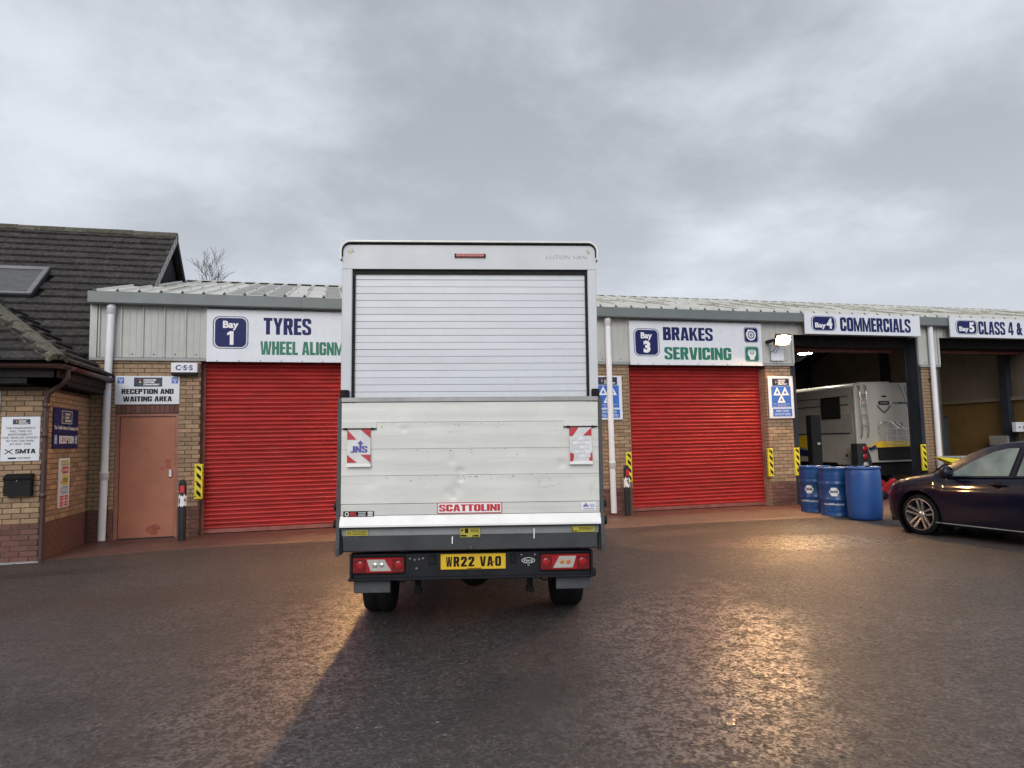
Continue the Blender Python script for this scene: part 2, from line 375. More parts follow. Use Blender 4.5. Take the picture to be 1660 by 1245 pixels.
GLY = _glyphs()
def impact(t, shear=0.0, space=.26, gap=.038):
    V, F, x = [], [], 0.0
    for k, ch in enumerate(t):
        if ch == ' ': x += space; continue
        if ch == '&':
            gv, gf = text_geo('&', 0.05, 0.0); polys = [[gv[i] for i in f] for f in gf]; w = .62; polys = [[(a * w, c) for a, c in p] for p in polys]
        else: w, polys = GLY[ch]
        for p in polys:
            b = len(V); V += [(x + a + shear * c, c) for a, c in p]; F.append(tuple(range(b, b + len(p))))
        x += w + gap
    A = np.array(V); lo, hi = A.min(0), A.max(0)
    return ((A - lo) / (hi - lo)).tolist(), F
def _imp(s, t, x0, x1, z0, z1, y, shear=0.0):
    V, F = impact(t, shear)
    return s.add([(x0 + (x1 - x0) * u, y - 0.00004 * (k % 7), z0 + (z1 - z0) * w) for k, (u, w) in enumerate(V)], F)
MB.imp = _imp
# ------------------------------------------------------------------ ground
def ground_material(name, apron=False):
    m = bpy.data.materials.new(name); m.use_nodes = True
    t = m.node_tree; N = t.nodes.new; L = t.links.new; b = t.nodes['Principled BSDF']
    g = N('ShaderNodeNewGeometry'); P = g.outputs['Position']
    def noise(scale, detail=4, rough=0.55, dist=0.0, v=None):
        n = N('ShaderNodeTexNoise'); n.inputs['Scale'].default_value = scale; n.inputs['Detail'].default_value = detail
        n.inputs['Roughness'].default_value = rough; n.inputs['Distortion'].default_value = dist
        L(v or P, n.inputs['Vector']); return n.outputs[0]
    def mr(v, lo, hi, a=0.0, c=1.0):
        n = N('ShaderNodeMapRange'); n.interpolation_type = 'SMOOTHSTEP'
        for i, q in enumerate((lo, hi, a, c)): n.inputs[i + 1].default_value = q
        L(v, n.inputs[0]); return n.outputs[0]
    def mix(f, a, c, mode='MIX'):
        n = N('ShaderNodeMix'); n.data_type = 'RGBA'; n.blend_type = mode
        for i, v in ((0, f), (6, a), (7, c)):
            if isinstance(v, (int, float)): n.inputs[i].default_value = v
            elif isinstance(v, tuple): n.inputs[i].default_value = (*v, 1)
            else: L(v, n.inputs[i])
        return n.outputs[2]
    def math_(op, a, c=None, clamp=False):
        n = N('ShaderNodeMath'); n.operation = op; n.use_clamp = clamp
        for i, v in enumerate((a, c)):
            if v is None: continue
            if isinstance(v, (int, float)): n.inputs[i].default_value = v
            else: L(v, n.inputs[i])
        return n.outputs[0]
    def patch(cx, cy, rx, ry, rot, soft=0.5, wob=0.6):        # a stain with a ragged outline
        mp = N('ShaderNodeMapping'); mp.vector_type = 'TEXTURE'
        mp.inputs['Location'].default_value = (cx, cy, 0); mp.inputs['Rotation'].default_value = (0, 0, rot); mp.inputs['Scale'].default_value = (rx, ry, 1)
        L(P, mp.inputs[0])
        ln = N('ShaderNodeVectorMath'); ln.operation = 'LENGTH'; L(mp.outputs[0], ln.inputs[0])
        d = math_('ADD', ln.outputs['Value'], math_('MULTIPLY', math_('SUBTRACT', noise(1.7, 5, 0.6), 0.5), wob * 2))
        return mr(d, 1.0, 1.0 - soft)
    fine = noise(150, 3, 0.6); mid = noise(24, 5, 0.62); big = noise(1.1, 5, 0.6, 0.4); huge = noise(0.28, 4, 0.55, 0.6)
    vor = N('ShaderNodeTexVoronoi'); vor.inputs['Scale'].default_value = 95; L(P, vor.inputs['Vector'])
    vor3 = N('ShaderNodeTexVoronoi'); vor3.inputs['Scale'].default_value = 62; L(P, vor3.inputs['Vector']); s3 = N('ShaderNodeSeparateColor'); L(vor3.outputs['Color'], s3.inputs[0])
    vor2 = N('ShaderNodeTexVoronoi'); vor2.inputs['Scale'].default_value = 34; vor2.inputs['Randomness'].default_value = 1.0; L(P, vor2.inputs['Vector'])
    chip = math_('GREATER_THAN', N('ShaderNodeSeparateColor').outputs[0], 0.9)
    sepc = chip.node.inputs[0].links and None
    sc = N('ShaderNodeSeparateColor'); L(vor.outputs['Color'], sc.inputs[0])
    if not apron:
        c = mix(mr(fine, 0.3, 0.7), (0.052, 0.0455, 0.0465), (0.124, 0.108, 0.108))
        c = mix(mr(mid, 0.35, 0.7, 0, 0.55), c, (0.048, 0.040, 0.0365)); c = mix(mr(noise(0.5, 6, 0.65, 0.8), 0.45, 0.62, 0, 0.45), c, (0.034, 0.028, 0.028)); c = mix(mr(noise(0.9, 6, 0.65, 1.2), 0.55, 0.68, 0, 0.4), c, (0.15, 0.132, 0.128))
        c = mix(mr(sc.outputs[0], 0.90, 0.97, 0, 0.5), c, (0.15, 0.13, 0.115))
        c = mix(mr(s3.outputs[0], 0.0, 0.40, 0.8, 0), c, (0.024, 0.021, 0.020))
        c = mix(mr(s3.outputs[1], 0.70, 0.95, 0, 0.75), c, (0.165, 0.145, 0.14))
        c = mix(mr(noise(11, 4, 0.6), 0.47, 0.60, 0, 0.6), c, (0.034, 0.029, 0.028))
        c = mix(mr(big, 0.42, 0.66, 0, 0.5), c, (0.085, 0.067, 0.060))
        wetn = mr(huge, 0.40, 0.58)
        red = patch(-2.6, 7.7, 1.9, 0.85, 0.1, 0.75, 0.5)
        c = mix(math_('MULTIPLY', red, 0.75), c, (0.062, 0.036, 0.033))
        pale = patch(5.3, 9.9, 1.1, 0.42, 0.0, 0.6, 0.5)
        c = mix(math_('MULTIPLY', pale, 0.7), c, (0.17, 0.125, 0.10))
        oil = math_('MAXIMUM', patch(1.15, 4.0, 1.1, 0.6, 0.4, 0.9, 0.7), math_('MAXIMUM', patch(4.7, 6.6, 0.7, 0.35, 0.7, 0.7, 0.7), math_('MAXIMUM', patch(-1.6, 4.6, 0.5, 0.3, 0.2, 0.8, 0.8), patch(-3.4, 9.7, 1.3, 0.30, 0.15, 0.6, 0.6))))
        c = mix(math_('MULTIPLY', oil, 0.55), c, (0.022, 0.02, 0.019))
        gold = patch(2.42, 4.4, 0.98, 3.2, -0.50, 0.6, 0.5)        # damp, polished run of chippings
        gold2 = patch(6.6, 8.3, 1.9, 0.85, -0.25, 0.6, 0.4)
        gold3 = patch(-0.10, 5.4, 0.85, 3.2, -0.22, 0.6, 0.4)
        damp = math_('MAXIMUM', math_('MAXIMUM', gold, gold2), gold3)
        lumpw = mr(noise(27, 3, 0.5, 0.3), 0.40, 0.58); rgh = math_('ADD', mr(mid, 0.3, 0.7, 0.48, 0.62), math_('MULTIPLY', wetn, -0.08))
        rgh = math_('SUBTRACT', rgh, math_('MULTIPLY', math_('MULTIPLY', damp, lumpw), 0.18))
        lump = mr(noise(30, 4, 0.6), 0.44, 0.60); lump2 = mr(noise(58, 3, 0.5), 0.44, 0.62)
        h = math_('ADD', math_('MULTIPLY', lump, 0.55), math_('ADD', math_('MULTIPLY', lump2, 0.35), math_('MULTIPLY', vor.outputs['Distance'], 0.30)))
        h = math_('ADD', h, math_('MULTIPLY', noise(6, 4, 0.6), 1.2))
        c = mix(math_('MULTIPLY', math_('SUBTRACT', 1.0, lump), math_('ADD', math_('MULTIPLY', damp, 0.30), mr(huge, 0.35, 0.6, 0.25, 0.55))), c, (0.022, 0.02, 0.019))
        lumpm = mr(math_('ADD', math_('MULTIPLY', noise(30, 4, 0.6), 0.5), math_('MULTIPLY', noise(8, 4, 0.6), 0.5)), 0.45, 0.52)
        film = math_('MULTIPLY', math_('ADD', math_('MULTIPLY', damp, 1.0), mr(noise(0.6, 4, 0.6, 0.5), 0.42, 0.62, 0.03, 0.24)), lumpm)
        facet = mr(s3.outputs[2], 0.10, 0.30); film = math_('MULTIPLY', film, facet)
        L(film, b.inputs['Coat Weight']); L(math_('ADD', math_('MULTIPLY', gold3, 0.06), 0.33), b.inputs['Coat Roughness']); b.inputs['Coat IOR'].default_value = 1.75
        cb = N('ShaderNodeBump'); cb.inputs['Strength'].default_value = 1.0; cb.inputs['Distance'].default_value = 0.0016
        L(math_('ADD', math_('MULTIPLY', noise(27, 3, 0.5, 0.3), 1.0), math_('MULTIPLY', noise(90, 2, 0.5), 0.25)), cb.inputs['Height']); tv = N('ShaderNodeVectorMath'); tv.operation = 'MULTIPLY_ADD'; L(vor3.outputs['Color'], tv.inputs[0]); tv.inputs[1].default_value = (0.34, 0.34, 0.0); tv.inputs[2].default_value = (-0.17, -0.17, 0.0)
        ta = N('ShaderNodeVectorMath'); ta.operation = 'ADD'; L(tv.outputs[0], ta.inputs[0]); L(cb.outputs[0], ta.inputs[1])
        tn = N('ShaderNodeVectorMath'); tn.operation = 'NORMALIZE'; L(ta.outputs[0], tn.inputs[0]); L(tn.outputs[0], b.inputs['Coat Normal'])
        bn = N('ShaderNodeBump'); bn.inputs['Strength'].default_value = 1.0; bn.inputs['Distance'].default_value = 0.0075
    else:
        c = mix(mr(mid, 0.3, 0.7), (0.12, 0.075, 0.057), (0.18, 0.112, 0.085))
        sepp = N('ShaderNodeSeparateXYZ'); L(P, sepp.inputs[0])
        yy = math_('ADD', sepp.outputs[1], math_('MULTIPLY', math_('SUBTRACT', big, 0.5), 1.3))
        c = mix(mr(yy, 11.75, 12.35, 0, 0.8), c, (0.11, 0.034, 0.029))       # red floor paint left near the doors
        lft = math_('ADD', sepp.outputs[0], math_('MULTIPLY', math_('SUBTRACT', big, 0.5), 2.5))
        c = mix(mr(lft, -0.4, -1.8, 0, 0.75), c, (0.085, 0.038, 0.033))
        c = mix(mr(noise(2.6, 6, 0.6), 0.54, 0.7, 0, 0.5), c, (0.06, 0.045, 0.04))
        c = mix(mr(sc.outputs[0], 0.94, 0.98, 0, 0.4), c, (0.25, 0.2, 0.17))
        rgh = mr(big, 0.3, 0.7, 0.46, 0.66)
        h = math_('ADD', math_('MULTIPLY', fine, 0.4), mid)
        bn = N('ShaderNodeBump'); bn.inputs['Strength'].default_value = 0.35; bn.inputs['Distance'].default_value = 0.006
    L(c, b.inputs['Base Color']); L(rgh, b.inputs['Roughness']); L(h, bn.inputs['Height']); L(bn.outputs[0], b.inputs['Normal'])
    t.nodes.remove(chip.node)
    return m
M['asphalt'] = ground_material('damp_chipped_asphalt')
M['apron'] = ground_material('worn_red_concrete', True)

o = MB().add([(-400, -400, 0), (400, -400, 0), (400, 400, 0), (-400, 400, 0)], [(0, 1, 2, 3)]).build('ground', M['asphalt'])
tag(o, kind='structure')
edge = [(-3.88, 10.86), (-3.3, 11.0), (-2.5, 11.2), (-1.3, 11.28), (0, 11.2), (2, 11.0), (4.4, 10.75), (6.0, 10.85), (8.0, 10.72), (9.2, 10.5), (11, 10.4), (14, 10.3), (24, 10.3)]
b = MB(); n = len(edge)
V = [(x, y, 0.0) for x, y in edge] + [(x, y + 0.07, 0.012) for x, y in edge] + [(x, 12.95, 0.016) for x, y in edge]
b.add(V, [(i, i + 1, n + i + 1, n + i) for i in range(n - 1)] + [(n + i, n + i + 1, 2 * n + i + 1, 2 * n + i) for i in range(n - 1)])
tag(b.build('pavement', M['apron']), kind='structure')
tag(MB().box(9.4, 21.0, 12.95, 24.6, -0.05, 0.014).build('workshop_floor', M['ifloor']), kind='structure')

# loose grit: small angular stones scattered over the yard
def grit():
    n = 40000
    X = rng.uniform(-6.5, 11.5, n); Y = 1.9 + (rng.random(n) ** 1.25) * 9.0
    keep = np.abs(X - Y * 0.26) < 0.95 * Y + 0.6
    X, Y = X[keep], Y[keep]; n = len(X)
    s = np.exp(rng.normal(-5.12, 0.36, n)); a = rng.uniform(0, 2 * PI, n)
    base = np.array([(1, 0, .3), (0, 1, .35), (-1, 0, .25), (0, -1, .3), (.1, .1, 1), (0, 0, -.3)])
    F0 = np.array([(0, 1, 4), (1, 2, 4), (2, 3, 4), (3, 0, 4)])
    V = base[None] * (1 + rng.uniform(-.35, .35, (n, 6, 3)))
    V = V * s[:, None, None] * np.stack([rng.uniform(.7, 1.5, n), np.ones(n), rng.uniform(.35, .8, n)], 1)[:, None, :]
    ca, sa = np.cos(a)[:, None], np.sin(a)[:, None]
    x = V[:, :, 0] * ca - V[:, :, 1] * sa + X[:, None]; y = V[:, :, 0] * sa + V[:, :, 1] * ca + Y[:, None]
    V = np.stack([x, y, V[:, :, 2]], 2).reshape(-1, 3)
    F = (F0[None] + np.arange(n)[:, None, None] * 6).reshape(-1, 3)
    me = bpy.data.meshes.new('grit'); me.vertices.add(len(V)); me.vertices.foreach_set('co', V.ravel().astype(np.float32))
    me.loops.add(F.size); me.loops.foreach_set('vertex_index', F.ravel().astype(np.int32))
    me.polygons.add(len(F)); me.polygons.foreach_set('loop_start', np.arange(0, F.size, 3, dtype=np.int32))
    me.update(calc_edges=True); me.validate()
    m = bpy.data.materials.new('loose_stone'); m.use_nodes = True; t = m.node_tree; bs = t.nodes['Principled BSDF']; bs.inputs['Roughness'].default_value = 0.55
    g = t.nodes.new('ShaderNodeNewGeometry'); r = t.nodes.new('ShaderNodeValToRGB'); t.links.new(g.outputs['Random Per Island'], r.inputs[0])
    r.color_ramp.elements[0].color = (0.024, 0.022, 0.022, 1); r.color_ramp.elements[1].color = (0.20, 0.175, 0.15, 1); r.color_ramp.elements[1].position = 1.0
    q = r.color_ramp.elements.new(0.85); q.color = (0.075, 0.064, 0.058, 1)
    t.links.new(r.outputs[0], bs.inputs['Base Color']); me.materials.append(m)
    o = put('gravel', me); tag(o, 'loose grit and chippings scattered over the asphalt yard', kind='stuff')
grit()

# ------------------------------------------------------------------ brickwork
BP, BL, CH, BH = 0.2185, 0.2085, 0.0735, 0.0635        # pitch, length, course, height
def brick_mesh(mat, name='brick'):
    return MB().box(-BL / 2, BL / 2, 0, 0.05, -BH / 2, BH / 2, 0.004).mesh(name, mat)
BM = {False: brick_mesh(M['brick']), True: brick_mesh(M['brick_red'])}
class Brickwork:
    """Bricks of one building: the first 300 asked for become parts, the others are joined per wall."""
    def __init__(s, cap): s.left = cap; s.count = 0
    def wall(s, parent, u0, u1, z0, z1, plane, side=False, single=True, zred=0.515, skip=None, phase=0):
        """front wall: u = x at y = plane (faces -y); side: u = y at x = plane (faces +x)."""
        rest = {False: MB(), True: MB()}
        k0 = int(round(z0 / CH)); k = k0
        while k * CH < z1 - 0.02:
            zc = k * CH + CH / 2; zh = min(BH, z1 - k * CH - 0.004)
            u = u0 - (BP / 2 if (k + phase) % 2 else 0)
            while u < u1 - 0.015:
                a, b = max(u, u0), min(u + BL, u1)
                u += BP
                if b - a < 0.02: continue
                if skip and skip((a + b) / 2, zc): continue
                red = zc < zred; dy = random.uniform(-0.003, 0.002); um = (a + b) / 2; sx = (b - a) / BL
                if single and s.left > 0:
                    s.left -= 1
                    o = put('brick', BM[red], parent)
                    o.location = (um, plane + dy, zc) if not side else (plane - dy, um, zc)
                    if side: o.rotation_euler = (0, 0, PI / 2)
                    o.scale = (sx, 1, zh / BH)
                else:
                    q = rest[red]; hl = (b - a) / 2
                    if not side: q.box(um - hl, um + hl, plane + dy, plane + 0.05, zc - zh / 2, zc + zh / 2, 0.004)
                    else: q.box(plane - 0.05, plane - dy, um - hl, um + hl, zc - zh / 2, zc + zh / 2, 0.004)
            k += 1
        for red, q in rest.items():
            if q.v:
                o = q.build('brickwork', M['brick_red' if red else 'brick'], parent); o['kind'] = 'stuff'

YW = 12.65
garage = thing('garage_building', 'low brick garage with grey cladding, pale ribbed roof and red shutter bays', 'garage')
BW = Brickwork(290)
def pier(x0, x1, z1=2.99, single=True, z0=0.0, skip=None, depth=0.3):
    core = MB().box(x0 + 0.003, x1 - 0.003, YW + 0.007, YW + depth, z0, z1 + 0.02).build('brick_pier', M['mortar'], garage)
    BW.wall(core, x0, x1, z0, z1, YW, single=single, skip=skip)
    return core
pier(-2.555, -2.215)
def sgn(u, z): return 9.02 < u < 9.6 and 1.9 < z < 2.75
pier(8.985, 9.60, skip=sgn)
pier(5.0, 5.80)
pier(-3.93, -3.525)
pier(-3.525, -2.555, z0=2.2785)
pier(13.10, 13.565, single=True)
pier(1.0, 1.83, single=False)
pier(17.07, 22.0, single=False)
# brick returns beside the shutters (facing -x)
for xr in (8.985, 1.0):
    q = MB()
    for k in range(40):
        off = 0.0 if k % 2 else 0.108
        for a, b_ in ((YW + 0.004, YW + 0.1), (YW + 0.108, YW + 0.21)):
            q.box(xr - 0.004, xr + 0.02, a, b_, k * CH + 0.005, k * CH + CH - 0.005)
    o = q.build('brick_return', M['brick'], garage); o['kind'] = 'stuff'
# soldier course over the door
lint = MB().box(-3.52, -2.552, YW + 0.012, YW + 0.2, 2.10, 2.275).build('door_lintel', M['mortar'], garage)
sm = MB().box(-0.0325, 0.0325, 0, 0.05, -0.0775, 0.0775, 0.004).mesh('brick', M['brick_red'])
for i in range(13):
    put('brick', sm, lint, (-3.482 + i * 0.0745, YW + random.uniform(0, 0.004), 2.188))

# entrance door
dr = MB().box(-3.455, -2.605, YW + 0.045, YW + 0.09, 0.03, 2.05, 0.004).build('door', M['door'], garage)
b = MB()
b.box(-3.52, -3.46, YW + 0.02, YW + 0.14, 0.0, 2.098).box(-2.60, -2.555, YW + 0.02, YW + 0.14, 0.0, 2.098).box(-3.46, -2.60, YW + 0.02, YW + 0.14, 2.055, 2.098)
b.build('door_frame', M['doorframe'], garage)
b = MB(); b.box(-2.70, -2.645, YW + 0.015, YW + 0.045, 1.02, 1.15, 0.008); b.lathe([(0.017, 0), (0.017, 0.03), (0.012, 0.034)], 12, (-2.672, YW + 0.012, 1.12), 'y')
b.build('handle', M['chrome'], dr)
def blotch(name, x, z, sx, sz, y, mat, par, n=13):
    return MB().flat([(x + (q[0] - x) * random.uniform(.55, 1.25), z + (q[1] - z) * random.uniform(.55, 1.25)) for q in circ(x, z, sx, sz, n)], y).build(name, M[mat], par)
M['oldred'] = pm('older_red_paint', (0.31, 0.075, 0.045), 0.55, var=0.2, ns=9)
blotch('paint_patch', -2.93, .17, .12, .09, YW + .0435, 'oldred', dr); blotch('paint_patch', -2.80, 1.17, .05, .022, YW + .0435, 'oldred', dr); blotch('paint_patch', -2.70, 1.24, .06, .11, YW + .0435, 'oldred', dr)
MB().box(-3.47, -2.59, YW + .01, YW + .10, .016, .03).build('threshold', M['dgrey'], garage)
for hz_ in (0.25, 1.02, 1.78):
    MB().tube([(-3.458, YW + 0.04, hz_), (-3.458, YW + 0.04, hz_ + 0.1)], 0.008, 8).build('hinge', M['dgrey'], dr)

# roller shutters: every lath is a piece
def shutter(x0, x1, zlo, zhi, y, zref=0.08, dark=False):
    root = bpy.data.objects.new('roller_shutter', None); COL.objects.link(root); root.parent = garage
    p = 0.0745
    prof = [(0.002, 0.0), (-0.008, 0.002), (-0.017, 0.009), (-0.022, 0.020), (-0.023, 0.028), (-0.018, 0.038), (-0.006, 0.046), (0.006, 0.049), (0.006, 0.053), (-0.003, 0.056), (-0.007, 0.060), (-0.003, 0.066), (0.008, 0.069), (0.010, p), (0.014, p), (0.014, 0.0)]
    me = MB().prism([(q[0], q[1]) for q in prof], x0 + 0.03, x1 - 0.03, 'x').mesh('slat', M['red'])
    k = 0
    while zlo + zref + k * p < zhi:
        put('slat', me, root, (0, y + random.uniform(-0.001, 0.001), zlo + zref + k * p)); k += 1
    MB().box(x0 + 0.03, x1 - 0.03, y - 0.018, y + 0.02, zlo + 0.012, zlo + zref, 0.003).build('bottom_bar', M['redbar'], root)
    for xa, xb in ((x0, x0 + 0.055), (x1 - 0.055, x1)):
        MB().box(xa, xb, y - 0.035, y - 0.022, zlo, zhi).box(xa, xb, y + 0.025, y + 0.04, zlo, zhi).build('guide_rail', M['redbar'], root)
    MB().box(x0, x1, y + 0.05, y + 0.08, zlo, zhi).build('backing', M['blackp'], root)
    return root
shutter(-2.215, 1.0, 0.016, 2.98, YW + 0.21)
shutter(1.83, 5.0, 0.016, 2.98, YW + 0.21)
shutter(5.80, 8.985, 0.016, 2.98, YW + 0.21)
shutter(9.74, 13.05, 3.42, 3.60, YW + 0.80)
shutter(13.65, 17.07, 3.42, 3.60, YW + 0.80)

# cladding panels above the doors: trays with standing ribs
def clad(x0, x1, z0, z1):
    n = max(1, round((x1 - x0) / 0.36)); w = (x1 - x0) / n
    for i in range(n):
        a = x0 + i * w
        b = MB().prism([(a, YW + 0.03), (a, YW - 0.012), (a + 0.014, YW - 0.032), (a + 0.034, YW - 0.032), (a + 0.048, YW - 0.004), (a + w * 0.40, YW - 0.002), (a + w * .42, YW - .008), (a + w * .46, YW - .008), (a + w * .48, YW - .002), (a + w * .70, YW - .002), (a + w * .72, YW - .008), (a + w * .76, YW - .008), (a + w * .78, YW - .002), (a + w - 0.0015, YW - 0.002), (a + w - 0.0015, YW + 0.03)], z0, z1, 'z')
        o = b.build('cladding_panel', M['clad'], garage)
        MB().lathe([(0.0, -0.012), (0.008, -0.010), (0.011, -0.002), (0.011, 0.004)], 8, (a + w * 0.59, YW - 0.004, z0 + 0.055), 'y').build('fixing', M['dgrey'], o)
for x0, x1, z0 in ((-3.82, -2.16, 3.055), (-2.13, 5.0, 3.055), (5.0, 5.80, 3.055), (5.80, 8.9, 3.055), (8.90, 9.66, 3.055), (9.66, 13.06, 3.69), (13.06, 13.62, 3.055), (13.62, 17.05, 3.69), (17.05, 22.0, 3.055)):
    clad(x0, x1, z0, 3.96)
for x0, x1 in ((-3.93, -2.13), (5.0, 5.81), (8.895, 9.68), (13.045, 13.625), (17.05, 22.0)):
    MB().box(x0, x1, YW - 0.045, YW + 0.02, 2.995, 3.045, 0.004).build('flashing', M['trim'], garage)
for q in ((-3.93, -3.825, YW - 0.04, YW + 0.02, 3.045, 3.95), (-2.165, -2.12, YW - 0.035, YW + 0.02, 3.045, 3.95), (9.655, 9.70, YW - 0.036, YW + 0.3, 3.05, 3.70), (13.03, 13.065, YW - 0.036, YW + 0.3, 3.05, 3.70), (13.60, 13.64, YW - 0.036, YW + 0.3, 3.05, 3.70)):
    MB().box(*q).build('corner_trim', M['clad'], garage)
# painted steel beside and behind the big openings
MB().box(9.602, 9.735, YW + 0.01, YW + 0.30, 0.0, 2.99, 0.006).build('steel_column', M['steelb'], garage)
b = MB(); b.box(13.005, 13.095, YW + 0.012, YW + 0.035, 0.0, 3.68).box(13.005, 13.095, YW + 0.33, YW + 0.355, 0, 3.68).box(13.04, 13.06, YW + 0.03, YW + 0.33, 0, 3.68); b.box(13.02, 13.03, YW + 0.035, YW + 0.33, 0.0, 3.68)
b.build('steel_column', M['steelb'], garage)
MB().box(13.57, 13.64, YW + 0.012, YW + 0.30, 0.0, 3.0).build('steel_column', M['dgrey'], garage)
MB().box(9.66, 17.1, YW + 0.28, YW + 0.75, 3.50, 3.92).build('shutter_shade_box', M['soffit'], garage)  # dark box added to stand in for the shade on the rolled-up shutters

# box gutter
def profx(poly, x0, x1): return MB().prism(poly, x0, x1, 'x')
for xa, xb in ((-3.93, -0.55), (-0.547, 3.4), (3.403, 7.3), (7.303, 11.2), (11.203, 15.2), (15.203, 22.05)):
    profx([(12.62, 3.935), (12.47, 3.935), (12.455, 3.95), (12.452, 4.125), (12.465, 4.14), (12.49, 4.14), (12.49, 4.118), (12.62, 4.118)], xa, xb).build('gutter', M['fascia'], garage)

# roof sheets (front slope) and back slope
RY0, RZ0, RY1, RZ1 = 12.49, 4.135, 17.90, 5.59
ang = math.atan2(RZ1 - RZ0, RY1 - RY0); slen = math.hypot(RY1 - RY0, RZ1 - RZ0)
def sheet_poly():
    P = []
    for i in range(3):
        a = i / 3
        P += [(a, 0.0), (a + 0.02, 0.036), (a + 0.055, 0.036), (a + 0.075, 0.0)]
    P.append((0.998, 0.0))
    return P + [(x, z - 0.004) for x, z in reversed(P)]
def strip(P, ylen, y0=0.0): return MB().prism(P, y0, ylen, 'y')
sm_ = strip(sheet_poly(), slen).mesh('roof_sheet', M['roofm'])
R_ = (ang, 0, 0)
xs = [-3.87 + i for i in range(26)]
for i, x in enumerate(xs):
    o = put('roof_sheet', sm_, garage, (x, RY0, RZ0), R_)
back = MB()
bang = math.atan2(-1.84, 6.7); blen = 6.95
sb_ = strip(sheet_poly(), blen).mesh('roof_sheet', M['roofm'])
for i, x in enumerate(xs):
    put('roof_sheet', sb_, garage, (x, RY1, RZ1), (bang, 0, 0))
MB().prism([(RY1 - 0.16, RZ1 - 0.012), (RY1, RZ1 + 0.05), (RY1 + 0.16, RZ1 - 0.005), (RY1 + 0.15, RZ1 - 0.03), (RY1, RZ1 + 0.03), (RY1 - 0.15, RZ1 - 0.03)], -3.87, 22.1, 'x').build('ridge_cap', M['roofm'], garage)
# dark foam fillers under the ridge, rooflights, mossy ribs and roof screws
b = MB()
for x in np.arange(-3.87, 22, 1 / 3):
    b.box(x + 0.09, x + 0.32, RY1 - 0.175, RY1 - 0.165, RZ1 - 0.055, RZ1 - 0.005)
o = b.build('ridge_filler', M['blackp'], garage); o['kind'] = 'stuff'
RLX = [-3.7925 + k / 3 for k in (6, 7, 8, 11, 12, 13)]
def on_roof(o): o.location = (0, RY0, RZ0); o.rotation_euler = R_; return o
for x0 in RLX:
    on_roof(MB().box(x0, x0 + 0.245, 0.4, 4.9, 0.003, 0.008).build('rooflight', M['rooflight'], garage))
b = MB()
for i in range(78):
    x = -3.87 + i / 3
    if x > 4.0 or random.random() < 0.3:
        a = random.uniform(0.1, 3.6); b.box(x + 0.014, x + 0.061, a, a + random.uniform(0.5, 1.9), 0.034, 0.040)
o = on_roof(b.build('moss_band', M['moss'], garage)); o['kind'] = 'stuff'
b = MB()
for i in range(78):
    x = -3.87 + i / 3 + 0.0375
    for yy in (0.03, 1.9, 3.8): b.lathe([(0.014, 0.03), (0.014, 0.045), (0.008, 0.052)], 6, (x, yy, 0), 'z')
    if i % 2: b.lathe([(0.012, 0.0), (0.012, 0.012)], 6, (x + .15, 1.7, 0), 'z')
o = on_roof(b.build('roof_screw', M['dgrey'], garage)); o['kind'] = 'stuff'

# interior: partition and back wall, portal rafters, purlins, posts
def gable(zb): return [(YW + 0.35, zb), (24.4, zb), (24.4, 3.66), (17.9, 5.44), (YW + 0.35, 4.10)]
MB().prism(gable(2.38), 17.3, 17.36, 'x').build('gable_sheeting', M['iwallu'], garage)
MB().box(17.24, 17.36, YW + 0.3, 24.4, 0.0, 2.28).build('blockwork_wall', M['iwally'], garage)
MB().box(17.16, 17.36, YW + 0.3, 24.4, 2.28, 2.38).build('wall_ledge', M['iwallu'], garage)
MB().box(9.5, 17.3, 24.4, 24.5, 0.0, 3.7).build('back_wall', M['iwall'], garage)
MB().prism(gable(0.0), 9.40, 9.48, 'x').build('partition_wall', M['iwall'], garage)
MB().box(-3.9, 9.4, YW + 0.7, YW + 0.75, 0.0, 3.9).build('inner_wall', M['iwall'], garage)
MB().box(-3.93, -3.87, YW + 0.02, 24.4, 0.0, 3.6).build('end_wall', M['iwall'], garage)
for Y in (13.95, 17.95, 21.6):
    MB().box(17.06, 17.23, Y - 0.1, Y + 0.1, 0.0, 4.2).build('steel_post', M['steelb'], garage)
for X in (17.15, 13.33, 9.55):
    q = MB()
    for (ya, za), (yb, zb) in (((12.7, 3.98), (17.9, 5.40)), ((17.9, 5.40), (24.3, 3.60))):
        q.prism([(ya, za), (yb, zb), (yb, zb - 0.26), (ya, za - 0.26)], X - 0.08, X + 0.08, 'x')
    q.build('portal_rafter', M['steelb'], garage)
for Y, Z in ((13.8, 4.33), (15.2, 4.70), (16.6, 5.07), (19.3, 5.05), (20.7, 4.66), (22.1, 4.28), (23.5, 3.88)):
    MB().box(9.5, 17.3, Y - 0.06, Y + 0.06, Z - 0.18, Z).build('purlin', M['dgrey'], garage)

